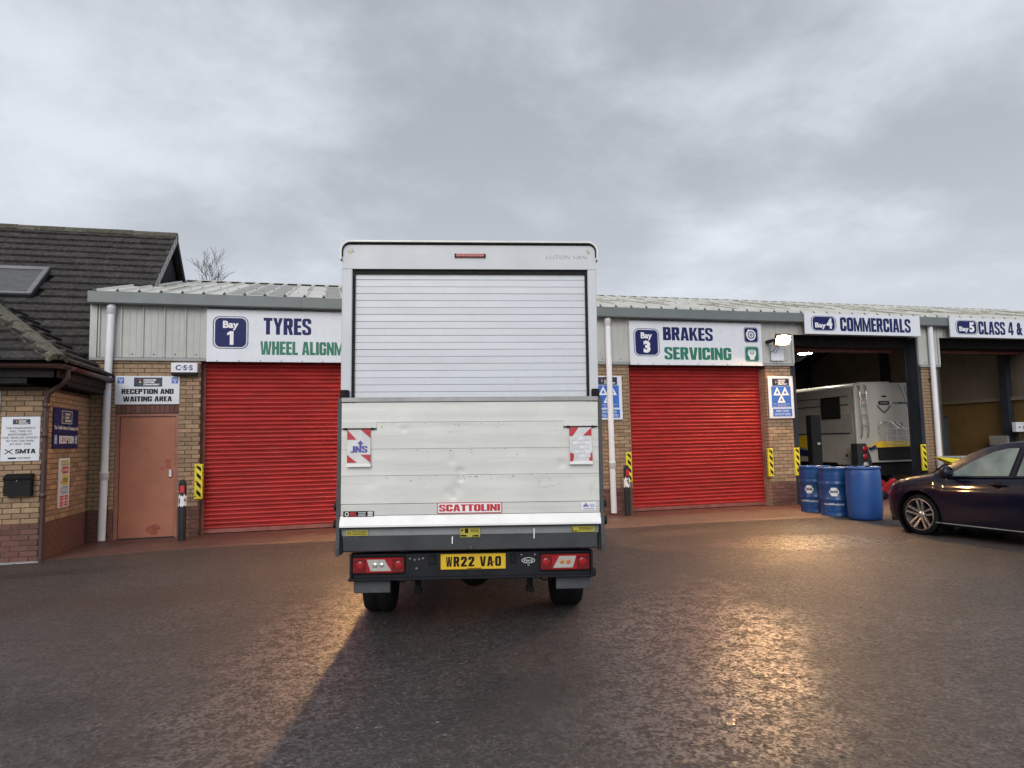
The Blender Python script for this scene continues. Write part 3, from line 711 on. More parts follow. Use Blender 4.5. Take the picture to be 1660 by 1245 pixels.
# white downpipes
def downpipe(x, ztop, zbot, joints, bends=None, r=0.058):
    y = YW - 0.085
    pts = bends or [(x, y, zbot), (x, y, ztop)]
    o = MB().tube(pts, r, 16).build('downpipe', M['pipe'], garage)
    for zj in joints:
        xx = np.interp(zj, [p[2] for p in pts], [p[0] for p in pts])
        MB().lathe([(r, -0.06), (r + 0.01, -0.055), (r + 0.01, 0.05), (r + 0.014, 0.055), (r + 0.014, 0.07), (r, 0.075)], 16, (xx, y, zj)).build('pipe_socket', M['pipe'], o)
    MB().box(np.interp(2.72, [p[2] for p in pts], [p[0] for p in pts]) - 0.09, np.interp(2.72, [p[2] for p in pts], [p[0] for p in pts]) + 0.09, y + 0.02, y + 0.05, 2.70, 2.74).build('pipe_clip', M['dgrey'], o)
    return o
downpipe(-3.63, 3.93, 0.02, (3.83, 1.07), [(-3.655, YW - .085, 0.03), (-3.64, YW - .085, 1.0), (-3.63, YW - .085, 2.6), (-3.60, YW - .085, 3.93)])
downpipe(5.335, 3.93, 0.05, (3.83, 0.98))
downpipe(13.35, 3.93, 0.03, (0.80,))
# ------------------------------------------------------------------ reception building with tiled roofs
recep = thing('reception_building', 'brick reception building with mossy tiled roofs and brown gutter', 'building')
RW = Brickwork(292)
PX, PY = -3.89, 10.80                                    # side wall plane and front wall plane of the porch
cf = MB().box(-4.46, PX - 0.05, PY + 0.008, PY + 0.25, 0.0, 2.40).build('front_wall', M['mortar'], recep)
RW.wall(cf, -4.46, PX, 0.0, 2.36, PY, zred=0.515)
cs = MB().box(PX - 0.25, PX - 0.008, PY + 0.03, YW + 0.1, 0.0, 2.40).build('side_wall', M['mortar'], recep)
RW.wall(cs, PY + 0.055, YW, 0.515, 2.36, PX, side=True, phase=1)
RW.wall(cs, PY + 0.055, YW, 0.0, 0.515, PX, side=True, phase=1)
# entrance left of the brick panel (only its edge is in view)
MB().box(-4.53, -4.465, PY + 0.03, PY + 0.12, 0.0, 2.2).build('door_frame', M['redp'], recep)
MB().box(-5.5, -4.53, PY + 0.07, PY + 0.11, 0.0, 2.2).build('door', M['dgrey'], recep)
fw = MB().box(-7.4, -5.5, PY + 0.008, PY + 0.25, 0.0, 2.4).build('front_wall', M['mortar'], recep); RW.wall(fw, -7.4, -5.5, 0.0, 2.36, PY, single=False)
MB().box(-7.6, -3.95, 12.95, 13.1, 0.0, 3.2).build('main_wall', M['brick'], recep)
MB().box(-3.93, -3.84, YW - .02, YW + .2, 2.93, 2.99).build('flashing', M['dgrey'], recep)

MB().box(-7.0, PX + .02, PY - .10, PY - .005, 0.0, .012).build('paving_edge', M['verge'], recep)
# tiles
def tile_mesh(name, mat, w=0.3285, l=0.37, th=0.042):
    return MB().box(0, w, 0, l, 0, th, 0.004).mesh(name, mat)
TW, TG = 0.33, 0.2815
tm = tile_mesh('roof_tile', M['tile'])
TP = math.radians(40); lift = math.asin(0.047 / TG)
T0 = (12.70, 3.095)                                      # eave of the main slope (y, z)
mroof = MB().prism([(12.70, 3.075), (16.58, 3.075 + 3.88 * math.tan(TP)), (16.58, 3.0 + 3.88 * math.tan(TP)), (12.70, 3.0)], -7.9, -3.94, 'x')
mroof.prism([(14.72, 3.075 + 2.02 * math.tan(TP)), (16.58, 3.075 + 3.88 * math.tan(TP)), (16.58, 3.02 + 3.88 * math.tan(TP)), (14.72, 3.02 + 2.02 * math.tan(TP))], -3.94, -3.50, 'x')
mroof = mroof.build('main_roof', M['blackp'], recep)
def porch_z(x, y):                                        # height of the porch roof at a point
    return 2.72 + 0.70 * min(y - 10.38, -3.60 - x)
def in_window(x, s):                                      # opening of the roof window
    return -7.3 < x + 0.16 < -5.42 and 1.85 < s < 2.95
ncourse = 18
for k in range(ncourse):
    s = k * TG
    y, z = T0[0] + s * math.cos(TP), T0[1] + s * math.sin(TP)
    i = 0
    xe = -3.455
    while True:
        w = TW / 2 if (k % 2 and i == 0) else TW
        xa = xe - w
        xe_ = xe; xe = xa; i += 1
        if xa < -7.75: break
        if y < 14.36 and xe_ > -3.93:                     # lower down the garage end wall stands in the way
            if xa > -3.95: continue
            w2 = -3.935 - xa
            if w2 < 0.04: continue
            w = w2
        if in_window(xa, s): continue
        if porch_z(xa + 0.16, y + 0.2) > z + 0.25: continue
        o = put('roof_tile', tm, mroof)
        o.location = (xa, y, z + random.uniform(0, 0.004))
        o.rotation_euler = (TP - lift * random.uniform(.9, 1.05), random.uniform(-.006, .006), 0)
        o.scale = (w / TW, 1, 1)
# verge: light mortar bedding stepping up the gable edge, barge boards, dark gable triangle
b = MB()
for k in range(7, ncourse):
    s = k * TG; y, z = T0[0] + s * math.cos(TP), T0[1] + s * math.sin(TP)
    b.add(*(lambda yy, zz: ([(x, yy + a * math.cos(TP) - h * math.sin(TP), zz + a * math.sin(TP) + h * math.cos(TP)) for x in (-3.53, -3.447) for a in (-0.005, TG + .02) for h in (-0.15, -0.004)], [(0, 1, 3, 2), (4, 6, 7, 5), (0, 4, 5, 1), (2, 3, 7, 6), (1, 5, 7, 3), (0, 2, 6, 4)]))(y, z))
b.build('verge_mortar', M['verge'], recep)
RGY, RGZ = 16.58, 6.33
b = MB(); b.prism([(RGY, RGZ - .02), (RGY + 2.5, RGZ - .02 - 2.5 * math.tan(TP)), (RGY + 2.5, RGZ - .2 - 2.5 * math.tan(TP)), (RGY, RGZ - .22)], -3.56, -3.44, 'x')
b.build('barge_board', M['soffit'], recep)
MB().prism([(14.6, 4.55), (RGY, RGZ - .1), (18.9, 4.4), (18.9, 4.0), (14.6, 4.0)], -3.66, -3.60, 'x').build('gable_board', M['soffit'], recep)
MB().prism([(RGY, RGZ + .03), (RGY + 4, RGZ - 4 * math.tan(TP)), (RGY + 4, RGZ - .06 - 4 * math.tan(TP)), (RGY, RGZ - .04)], -7.9, -3.46, 'x').build('rear_roof', M['tile'], recep)
# ridge tiles
rm = MB().prism([(-0.125, -0.055), (-0.10, 0.02), (-0.05, 0.06), (0, 0.07), (0.05, 0.06), (0.10, 0.02), (0.125, -0.055), (0.1, -0.055), (0.0, 0.05), (-0.1, -0.055)], 0, 0.445, 'x').mesh('ridge_tile', M['ridget'])
for i in range(10):
    put('ridge_tile', rm, recep, (-3.44 - 0.45 * (i + 1), RGY, RGZ + 0.01 + random.uniform(-.004, .006)), (random.uniform(-.02, .02), 0, 0))
# roof window with a closed outside shutter
rw = bpy.data.objects.new('roof_window', None); COL.objects.link(rw); rw.parent = recep
s0 = 1.88; rw.location = (-5.36, T0[0] + s0 * math.cos(TP), T0[1] + s0 * math.sin(TP)); rw.rotation_euler = (TP, 0, 0)
MB().box(-1.7, 0.0, 0.0, 1.06, 0.0, 0.09, 0.008).build('kerb', M['dgrey'], rw)
b = MB(); b.box(-1.7, 0, 0.96, 1.07, 0.09, 0.14, 0.01).box(-0.09, 0, 0.0, 0.96, 0.09, 0.13, 0.008).box(-1.7, -0.09, 0.0, 0.06, 0.09, 0.125, 0.006); b.build('frame', pm('grey_window_frame', (0.17, 0.17, 0.175), 0.45), rw)
lm = MB().prism([(0, 0), (0.004, 0.012), (0.028, 0.016), (0.05, 0.012), (0.056, 0)], -1.7, -0.09, 'x').mesh('slat', M['louvre'])
for i in range(16): put('slat', lm, rw, (0, 0.065 + i * 0.057, 0.09))

# porch roof: hipped, 35 degrees
PP = math.atan(0.70)
px1, py0, pz0 = -3.60, 10.38, 2.72                        # right eave, front eave, eave height
APX = (px1 - 2.1, py0 + 2.1, pz0 + 0.7 * 2.1)
LX = 2 * APX[0] - px1
b = MB()
YB = 13.6
b.add([(px1, py0, pz0 - .02), APX[:2] + (APX[2] - .02,), (LX, py0, pz0 - .02), (px1, YB, pz0 - .02), (APX[0], YB, APX[2] - .02), (LX, YB, pz0 - .02)], [(0, 1, 2), (0, 3, 4, 1), (2, 1, 4, 5)])
proof = b.build('porch_roof', M['blackp'], recep)
pt = tile_mesh('roof_tile', M['tile'])
plift = math.asin(0.047 / TG)
for k in range(8):                                        # front slope
    s = k * TG; y, z = py0 + s * math.cos(PP) - .03, pz0 + s * math.sin(PP) + 0.0
    xr = px1 - (y - py0) - 0.02; xl = LX + (y - py0)
    x = -3.60 - (TW / 2 if k % 2 else 0)
    while x > max(xl, -6.6):
        a, c_ = max(x - TW, xl), min(x, xr); x -= TW
        if c_ - a < 0.05: continue
        o = put('roof_tile', pt, proof, (a, y, z + random.uniform(0, .004)), (PP - plift, random.uniform(-.006, .006), 0), ((c_ - a) / TW, 1, 1))
for k in range(8):                                        # right slope
    s = k * TG; x, z = px1 - s * math.cos(PP) + .03, pz0 + s * math.sin(PP)
    yf = py0 + (px1 - x) + 0.02; y = 10.38 + (TW / 2 if k % 2 else 0)
    while y < 12.62 + (px1 - x) * 0.83 and y < 13.4:
        a, c_ = max(y, yf), y + TW; y += TW
        if c_ - a < 0.05: continue
        o = put('roof_tile', pt, proof, (x, a, z + random.uniform(0, .004)), Euler((PP - plift, 0, PI / 2), 'XYZ'), ((c_ - a) / TW, 1, 1))
# hip tiles
hv = Vector((APX[0] - px1, APX[1] - py0, APX[2] - pz0)); hl = hv.length
hm = MB().prism([(-0.13, -0.07), (-0.115, 0.0), (-0.06, 0.045), (0, 0.055), (0.06, 0.045), (0.115, 0.0), (0.13, -0.07), (0.1, -0.07), (0.0, 0.03), (-0.1, -0.07)], -0.02, 0.44, 'y').mesh('hip_tile', M['ridget'])
rotq = hv.normalized().to_track_quat('Y', 'Z').to_euler()
for i in range(7):
    p = Vector((px1, py0, pz0 + 0.055)) + hv.normalized() * (i * 0.425)
    put('hip_tile', hm, recep, p, rotq)
# eaves: soffit boxing, fascia, gutter, brown rainwater pipe
b = MB()
b.box(LX, px1 - .04, py0 + .05, py0 + .075, 2.50, 2.70).box(px1 - .065, px1 - .04, py0 + .05, YW - .04, 2.50, 2.70)
b.box(LX, px1 - .06, py0 + .07, PY + .1, 2.42, 2.50).box(PX - .1, px1 - .06, py0 + .07, YW - .04, 2.42, 2.50)
b.build('eaves_board', M['soffit'], recep)
def gut(p0, p1):
    p0, p1 = Vector(p0), Vector(p1); d = (p1 - p0).normalized(); a = Vector((0, 0, 1)).cross(d); V = []; n = 10
    for p in (p0, p1):
        for rr in (0.062, 0.056):
            for i in range(n + 1):
                w = PI + PI * i / n; V.append(p + a * rr * math.cos(w) + Vector((0, 0, rr * math.sin(w))))
    m = n + 1; F = []
    for i in range(n):
        F += [(i, i + 1, 2 * m + i + 1, 2 * m + i), (m + i + 1, m + i, 3 * m + i, 3 * m + i + 1)]
    F += [(0, m, 3 * m, 2 * m), (n, 2 * m + n, 3 * m + n, m + n)]
    F += [(i, m + i, m + i + 1, i + 1) for i in range(n)] + [(2 * m + i, 2 * m + i + 1, 3 * m + i + 1, 3 * m + i) for i in range(n)]
    return V, F
gz = 2.675
b = MB(); b.add(*gut((LX, py0 - .02, gz), (px1 + .06, py0 - .02, gz)), True); b.add(*gut((px1 + .03, py0 - .05, gz), (px1 + .03, YW - .16, gz)), True)
g_ = b.build('gutter', M['brownpipe'], recep)
b = MB()
for x in (-5.2, -4.45): b.add(*gut((x, py0 - .02, gz - .004), (x + .07, py0 - .02, gz - .004)), True)
b.add(*gut((px1 + .03, 10.55, gz - .004), (px1 + .03, 10.75, gz - .004)), True)
b.add([(px1 - .035, YW - .16, gz), (px1 + .095, YW - .16, gz), (px1 + .09, YW - .155, gz - .06), (px1 + .03, YW - .155, gz - .075), (px1 - .03, YW - .155, gz - .06)], [(0, 1, 2, 3, 4)])
o = b.build('gutter_joint', M['brownpipe'], recep); o.scale = (1, 1, 1)
b = MB()
gx, gy = px1 + .03, 10.62
b.tube([(gx, gy, gz - .05), (gx, gy, gz - .16), (gx - .03, gy, gz - .22), (PX + 0.10, gy + .02, 2.30), (PX + .07, gy + .05, 2.24), (PX + .06, gy + .05, 2.12), (PX + .06, gy + .05, 0.02)], 0.036, 12)
dp = b.build('downpipe', M['brownpipe'], recep)
for zz in (2.13, 1.72, 0.9):
    MB().lathe([(0.036, -.03), (0.045, -.025), (0.045, .03), (0.036, .035)], 12, (PX + .06, gy + .05, zz)).box(PX - .02, PX + .06, gy + .14, gy + .17, zz - .012, zz + .012).build('pipe_clip', M['brownpipe'], dp)

# ------------------------------------------------------------------ signs
def board(name, label, cat, x0, x1, z0, z1, y, mat='signw', th=0.012, rotz=0.0, group=None, r=0.0):
    """a board whose local x runs to the right along it and whose face is at local y = 0."""
    if rotz == 0.0: t = thing(name, label, cat, (x0, y, z0), 0.0, group)
    else: t = thing(name, label, cat, (y, x0, z0), rotz, group)
    w, h = x1 - x0, z1 - z0
    MB().box(0, w, 0.0, th, 0, h, min(0.003, th / 3)).build('board', M[mat], t)
    return t, w, h
E_ = 0.0015
def logo(t, x0, x1, z0, z1, y=-0.002, border=False):
    """dark panel with a small traffic light and three lines of lettering."""
    w, h = x1 - x0, z1 - z0
    p = MB().flat([(x0, z0), (x1, z0), (x1, z1), (x0, z1)], y).build('badge', M['navyd'], t)
    if border:
        MB().ring(rrect(x0, x1, z0, z1, 0.002, 1), rrect(x0 + w * .04, x1 - w * .04, z0 + h * .04, z1 - h * .04, 0.002, 1), y - 0.001).build('border', M['white'], p)
    b = MB(); a = x0 + w * 0.16 if not border else x0 + w * 0.12; c_ = z0 + h * .5
    for i, mt in enumerate(('redp', 'yellowp', 'green')):
        MB().flat(circ(a + w * .055, z1 - h * (.25 + .25 * i), w * .035, n=12), y - 0.0012).build('lamp_dot', M[mt], p)
    for i, s in enumerate(('TRAFFIC', 'MOTOR', 'COMPANY')):
        b.imp(s, x0 + w * .33, x0 + w * (.33 + (.46, .40, .58)[i]), z1 - h * (.36 + .25 * i), z1 - h * (.18 + .25 * i), y - 0.001, 0.2)
    b.build('lettering', M['white'], p)
    return p
def mot_mark(t, x0, x1, z0, z1, y):
    """three white outlined triangles."""
    w, h = x1 - x0, z1 - z0; b = MB()
    def tri(cx, zb, s):
        o = [(cx - s / 2, zb), (cx + s / 2, zb), (cx, zb + s * .92)]; m_ = (cx, zb + s * .31)
        i_ = [(m_[0] + (p[0] - m_[0]) * .42, m_[1] + (p[1] - m_[1]) * .42) for p in o]
        b.ring(o, i_, y)
    s = w * .5
    tri(x0 + s / 2, z0 + h * .48, s); tri(x1 - s / 2, z0 + h * .48, s); tri((x0 + x1) / 2, z0, s)
    return b.build('emblem', M['white'], t)
def bay_badge(t, x0, x1, z0, z1, top, num, wide=False):
    w, h = x1 - x0, z1 - z0; r = h * .2 if not wide else h * .32
    p = MB().flat(rrect(x0 + w * .06, x1 - w * .06, z0 + h * .05, z1 - h * .05, r * .8), -0.0022).build('badge', M['navy'], t)
    MB().ring(rrect(x0, x1, z0, z1, r), rrect(x0 + w * .025, x1 - w * .025, z0 + h * .02, z1 - h * .02, r * .92), -0.0022).build('badge_outline', M['navy'], p)
    b = MB()
    if not wide:
        b.text(top, x0 + w * .28, x1 - w * .28, z0 + h * .57, z0 + h * .86, -0.0035, 0.035)
        if num == '1': b.imp(num, x0 + w * .40, x1 - w * .42, z0 + h * .12, z0 + h * .54, -0.0035)
        else: b.text(num, x0 + w * .37, x1 - w * .36, z0 + h * .12, z0 + h * .56, -0.0035, 0.06)
    else:
        b.text(top, x0 + w * .15, x0 + w * .58, z0 + h * .12, z0 + h * .55, -0.0035, 0.035)
        b.text(num, x0 + w * .61, x0 + w * .84, z0 + h * .16, z0 + h * .86, -0.0035, 0.05)
    b.build('lettering', M['white'], p)
def screws(t, w, n, z):
    for i in range(n):
        MB().lathe([(0, -.008), (.008, -.006), (.010, 0)], 8, (w * (i + .5) / n, 0, z), 'y').build('screw', M['dgrey'], t)

t, w, h = board('bay_sign', 'white Bay 1 sign reading TYRES and WHEEL ALIGNMENT beside the truck', 'sign', -2.125, 1.05, 2.985, 3.905, YW - 0.06, group='bay signs over the doors')
bay_badge(t, .10, .68, .23, .80, 'Bay', '1')
MB().imp('TYRES', .93, 1.74, .49, .79, -0.0022).build('lettering', M['navy'], t)
MB().imp('WHEEL ALIGNMENT', .88, 2.66, .13, .37, -0.0022).build('lettering', M['green'], t)
screws(t, w, 9, .02)
t, w, h = board('bay_sign', 'white Bay 3 sign reading BRAKES and SERVICING over the right red shutter', 'sign', 5.815, 8.89, 2.99, 3.90, YW - 0.06, group='bay signs over the doors')
bay_badge(t, .09, .66, .18, .75, 'Bay', '3')
MB().imp('BRAKES', .75, 1.90, .515, .79, -0.0022).build('lettering', M['navy'], t)
MB().imp('SERVICING', .765, 2.32, .115, .375, -0.0022).build('lettering', M['green'], t)
for zz, mt in ((.51, 'navy'), (.10, 'green')):
    p = MB().flat(rrect(2.66, 2.975, zz, zz + .30, .05), -0.0022).build('pictogram', M[mt], t)
    MB().ring(rrect(2.645, 2.99, zz - .015, zz + .315, .06), rrect(2.652, 2.983, zz - .008, zz + .308, .056), -0.0022).build('outline', M[mt], p)
    b = MB(); cx, cz = 2.8175, zz + .15
    if mt == 'navy':
        b.ring(circ(cx, cz, .115), circ(cx, cz, .085), -0.0035); b.ring(circ(cx, cz, .06), circ(cx, cz, .035), -0.0035); b.flat(circ(cx, cz, .014, n=10), -0.0035)
        b.flat([(cx - .13, cz + .02), (cx - .10, cz - .03), (cx - .075, cz - .02), (cx - .09, cz + .06), (cx - .04, cz + .10), (cx - .06, cz + .13)], -0.004)
    else:
        A = [(cx + .10 * math.cos(a), cz + .02 + .10 * math.sin(a)) for a in np.linspace(math.radians(55), math.radians(-50), 9)]
        Bq = [(cx + .10 * math.cos(a), cz + .02 + .10 * math.sin(a)) for a in np.linspace(math.radians(230), math.radians(125), 9)]
        I = [(cx + .058 * math.cos(a), cz + .05 + .058 * math.sin(a)) for a in np.linspace(math.radians(150), math.radians(390), 12)]
        b.flat([(cx + .05, cz - .12)] + A[::-1] + I[::-1] + Bq[::-1] + [(cx - .05, cz - .12)], -0.0035)
        b.ring(circ(cx, cz + .055, .045, n=6), circ(cx, cz + .055, .025, n=12), -0.004)
    b.build('symbol', M['white'], p)
screws(t, w, 9, .02)
for nm, num, x0, x1, txt in (('COMMERCIALS', '4', 9.845, 12.905, 'Bay 4 sign reading COMMERCIALS above the motorhome bay'), ('CLASS 4 & 7', '5', 13.755, 16.8, 'Bay 5 sign reading CLASS 4 at the far right of the gutter')):
    t, w, h = board('bay_sign', 'long white ' + txt, 'sign', x0, x1, 3.672, 4.132, 12.40, th=0.03, group='bay signs over the doors')
    bay_badge(t, .16, .80, .07, .40, 'Bay', num, True)
    MB().imp(nm, .90 if num == '4' else .82, 2.79 if num == '4' else 2.37, .075, .385, -0.0022).build('lettering', M['navy'], t)
t, w, h = board('door_sign', 'white sign reading RECEPTION AND WAITING AREA over the salmon door', 'sign', -3.535, -2.545, 2.255, 2.735, YW - 0.02, th=0.014)
logo(t, .285, .72, .30, .455)
for x0 in (.035, .865):
    p = MB().flat([(x0, .355), (x0 + .10, .355), (x0 + .10, .455), (x0, .455)], -0.002).build('badge', M['blue'], t)
    mot_mark(p, x0 + .012, x0 + .088, .37, .445, -0.0032)
b = MB(); b.imp('RECEPTION AND', .10, .90, .175, .262, -0.002).imp('WAITING AREA', .125, .875, .048, .135, -0.002); b.build('lettering', M['blackp'], t)
for i, (x0, z0, z1, where) in enumerate(((9.005, 1.865, 2.775, 'blue and white three-triangle test sign on the pillar by the motorhome bay'), (5.00, 1.885, 2.765, 'blue and white three-triangle test sign behind the white downpipe'))):
    t, w, h = board('test_sign', where, 'sign', x0, x0 + .62, z0, z1, YW - 0.035, th=0.02, group='three-triangle test signs')
    logo(t, .10, .52, .70, .855)
    p = MB().flat([(.07, .235), (.55, .235), (.55, .69), (.07, .69)], -0.002).build('panel', M['blue'], t)
    mot_mark(p, .115, .505, .335, .665, -0.0035)
    b = MB()
    for k, s in enumerate(('This authorised examiner', 'carries out', 'MOT tests on the following')): b.text(s, .11 + .1 * (k == 1), .51 - .1 * (k == 1), .298 - k * .03, .318 - k * .03, -0.0035, 0.0)
    b.build('lettering', M['white'], p)
    p = MB().flat([(.09, .04), (.56, .04), (.56, .205), (.09, .205)], -0.002).build('panel', M['blue'], t)
    b = MB(); b.text('DIESEL TESTED', .16, .49, .135, .178, -0.0035, 0.01).text('CATALYST TESTED', .13, .52, .062, .108, -0.0035, 0.01); b.build('lettering', M['white'], p)
# disclaimer board on the porch front
t, w, h = board('notice_board', 'white notice reading THE MANAGEMENT WILL TAKE NO RESPONSIBILITY on porch wall', 'sign', -4.40, -3.935, 1.375, 1.985, PY - 0.016)
logo(t, .135, .345, .505, .575)
b = MB()
for k, (s, a) in enumerate((('THE MANAGEMENT', .055), ('WILL TAKE NO', .10), ('RESPONSIBILITY', .085), ('FOR VEHICLES PARKED', .02), ('IN THIS CAR PARK', .065), ('AT ANY TIME', .105))):
    b.text(s, a, w - a, .440 - k * .044, .468 - k * .044, -0.002, 0.0)
b.build('lettering', M['dgrey'], t)
b = MB(); b.imp('SMTA', .175, .42, .105, .165, -0.002); b.flat([(.04, .10), (.06, .10), (.155, .165), (.135, .165)], -0.002).flat([(.135, .10), (.155, .10), (.06, .165), (.04, .165)], -0.0024).build('lettering', M['blackp'], t)
b = MB(); b.text('MEMBER', .205, .365, .03, .052, -0.002, 0.0).flat([(.09, .03), (.185, .03), (.19, .052), (.095, .052)], -0.002); b.build('lettering', M['steelb'], t)
t, w, h = board('edge_sign', 'edge of a white sign at the far left of the porch wall', 'sign', -5.2, -4.425, 2.02, 2.34, PY - 0.02)
# navy reception board on the porch side
t, w, h = board('reception_board', 'navy board reading RECEPTION in white on the porch side wall', 'sign', 11.07, 12.04, 1.535, 2.13, PX + 0.018, mat='navy', rotz=PI / 2)
logo(t, .29, .70, .37, .565, border=True)
b = MB(); b.text('The Traffic Motor Company Ltd', .02, .95, .265, .335, -0.002, 0.03); b.build('lettering', M['white'], t); b = MB(); b.imp('RECEPTION', .22, .80, .075, .19, -0.002); b.build('lettering', M['white'], t)
for x0 in (.04, .84):
    p = MB().flat([(x0, .07), (x0 + .10, .07), (x0 + .10, .20), (x0, .20)], -0.002).build('badge', M['lblue'], t)
    mot_mark(p, x0 + .012, x0 + .088, .085, .185, -0.0032)
# tall site safety notice
t, w, h = board('safety_notice', 'tall narrow safety notice with yellow, red and blue panels on porch side wall', 'sign', 11.34, 11.76, .668, 1.395, PX + 0.014, rotz=PI / 2)
for (a, c_, z0, z1, mt, txt) in ((.06, .36, .62, .69, 'ggreen', 'PROTECT'), (.13, .36, .50, .60, 'redp', 'DANGER'), (.13, .36, .325, .48, 'yellowp', 'SITE RULES'), (.13, .36, .20, .31, 'lblue', 'VISITORS'), (.06, .20, .105, .175, 'redp', 'NO'), (.24, .37, .105, .175, 'redp', 'NO'), (.06, .20, .02, .09, 'redp', 'NO'), (.24, .37, .02, .09, 'redp', 'NO')):
    p = MB().flat([(a, z0), (c_, z0), (c_, z1), (a, z1)], -0.002).build('panel', M[mt], t)
    MB().text(txt, a + .02, c_ - .02, z0 + (z1 - z0) * .3, z0 + (z1 - z0) * .7, -0.0032, 0.01).build('lettering', M['white' if mt != 'yellowp' else 'blackp'], p)
b = MB(); b.ring(circ(.085, .55, .03), circ(.085, .55, .02), -.002).ring(circ(.085, .255, .03), circ(.085, .255, .02), -.002).flat([(.06, .36), (.11, .36), (.085, .42)], -.002); b.build('symbol', M['redp'], t)
# alarm box
t = thing('alarm_box', 'small white alarm box with blue initials C S S under the cladding', 'alarm', (-2.66, YW - 0.14, 2.785))
MB().box(0, .41, 0, .13, 0, .168, .008).build('case', M['signw'], t)
MB().box(.0, .405, .02, .13, -.04, 0.0).build('base', M['blackp'], t)
MB().text('C\u00b7S\u00b7S', .07, .34, .04, .128, -0.002, 0.025).build('lettering', M['navy'], t)
# ash bin
t = thing('ash_bin', 'small black wall mounted cigarette bin under the white notice', 'bin', (-4.31, PY, .90))
MB().prism([(0, 0), (-.11, .01), (-.11, .22), (-.09, .235), (0, .235)], 0, .315, 'x').build('case', M['blk'], t)
MB().prism([(.0, .24), (-.125, .225), (-.13, .245), (-.02, .305), (.0, .305)], -.006, .321, 'x').build('lid', M['blk'], t)
for i in range(5):
    a = .05 + i * .045; s = 1 if i != 2 else -1
    MB().flat([(a, .165), (a + .03, .165), (a + .015, .165 + .02 * s)][::s], -.112).build('vent', M['blackp'], t)
MB().lathe([(0, -.118), (.008, -.116), (.010, -.11)], 10, (.155, 0, .21), 'y').build('lock', M['chrome'], t)
# folded notice box on the cladding below the lamp
t = thing('notice_card', 'plain white weathered card screwed to cladding below the floodlight', 'notice', (9.115, YW - 0.052, 3.105))
MB().box(0, .31, 0, .014, 0, .30, .003).build('board', M['signw'], t)

# yellow and black corner guards
def guard(x, lab, flank=-1):
    t = thing('corner_guard', lab, 'guard', (x, YW - 0.035, .635), 0, 'yellow and black door guards')
    w, h = .125, .59
    b = MB().box(0, w, 0, .035, 0, h, .006)
    xa = 0.0 if flank < 0 else w - .03
    if flank > 0: b.box(w - .03, w, .03, .12, 0, h, .006)
    else: b.box(0, .02, .03, .045, 0, h, .003)
    b.build('plate', M['yel'], t)
    b = MB()
    for k in range(4):
        z = .025 + k * .145
        b.flat([(.035, z + .075), (w - .02, z), (w - .02, z + .07), (.035, min(z + .145, h - .01))], -.002)
    b.build('stripe', M['blackp'], t)
    for z in (.05, .3, .54): MB().lathe([(0, -.006), (.008, -.005), (.011, 0)], 8, (.018, 0, z), 'y').build('bolt', M['dgrey'], t)
guard(-2.285, 'yellow and black corner guard between salmon door and left red shutter', 1)
guard(5.655, 'yellow and black corner guard behind the bollard right of the truck', 1)
guard(8.915, 'yellow and black corner guard at right edge of BRAKES shutter')
guard(9.572, 'yellow and black corner guard beside the blue drums')
guard(12.93, 'yellow and black corner guard on the dark column near the car')

# bollards
def bollard(x, y, lab, flip):
    t = thing('bollard', lab, 'bollard', (x, y, 0), 0, 'charcoal bollards by the red shutters')
    MB().lathe([(.056, 0.01), (.058, .55), (.056, .56)], 20).lathe([(.056, .55), (.060, .56), (.060, .60), (.057, .61), (.056, .92), (.05, .965), (.03, .985), (0, .99)], 20).build('post', M['boll'], t)
    b = MB(); n = 16; z0, z1 = .57, .74
    V = []; 
    for i in range(n + 1):
        a = PI + PI * i / n; wob = .02 * math.sin(i * 2.1 + x) + .015 * math.sin(i * 5.3)
        for z in (z0 + wob * .7, z1 + wob): V.append((.0612 * math.cos(a), .0612 * math.sin(a), z))
    b.add(V, [(2 * i, 2 * i + 2, 2 * i + 3, 2 * i + 1) for i in range(n)], True)
    band = b.build('white_band', M['white'], t)
    b = MB()
    if flip: b.flat([(-.03, .70), (.01, .72), (.015, .66), (.04, .62), (.025, .62), (-.005, .65), (-.01, .685)], -.066)
    else: b.flat([(-.045, .60), (-.03, .63), (-.03, .70), (-.04, .70)], -.064).flat([(.03, .66), (.05, .72), (.05, .64)], -.064)
    b.build('peeled_patch', M['blackp'], t)
    MB().box(-.034, .034, -.064, -.05, .78, .90, .006).build('reflector', M['redp'], t)
bollard(-2.37, 12.15, 'charcoal bollard with peeling white band beside the salmon door', False)
bollard(5.51, 12.30, 'charcoal bollard with white band right of the parked truck', True)

# floodlights
lens = bpy.data.materials.new('lit_lamp_lens'); lens.use_nodes = True
_b = lens.node_tree.nodes['Principled BSDF']; _b.inputs['Base Color'].default_value = (.8, .7, .4, 1)
_b.inputs['Emission Color'].default_value = (1.0, 0.55, 0.21, 1)
_t = lens.node_tree; _tc = _t.nodes.new('ShaderNodeTexCoord'); _mp = _t.nodes.new('ShaderNodeMapping'); _mp.inputs['Scale'].default_value = (1 / .158, 0, 1 / .108)
_ln = _t.nodes.new('ShaderNodeVectorMath'); _ln.operation = 'LENGTH'; _mr = _t.nodes.new('ShaderNodeMapRange'); _mr.interpolation_type = 'SMOOTHSTEP'
for _i, _q in enumerate((0.40, 1.10, 1950, 2.6)): _mr.inputs[_i + 1].default_value = _q
_t.links.new(_tc.outputs['Object'], _mp.inputs[0]); _t.links.new(_mp.outputs[0], _ln.inputs[0]); _t.links.new(_ln.outputs['Value'], _mr.inputs[0]); _t.links.new(_mr.outputs[0], _b.inputs['Emission Strength'])
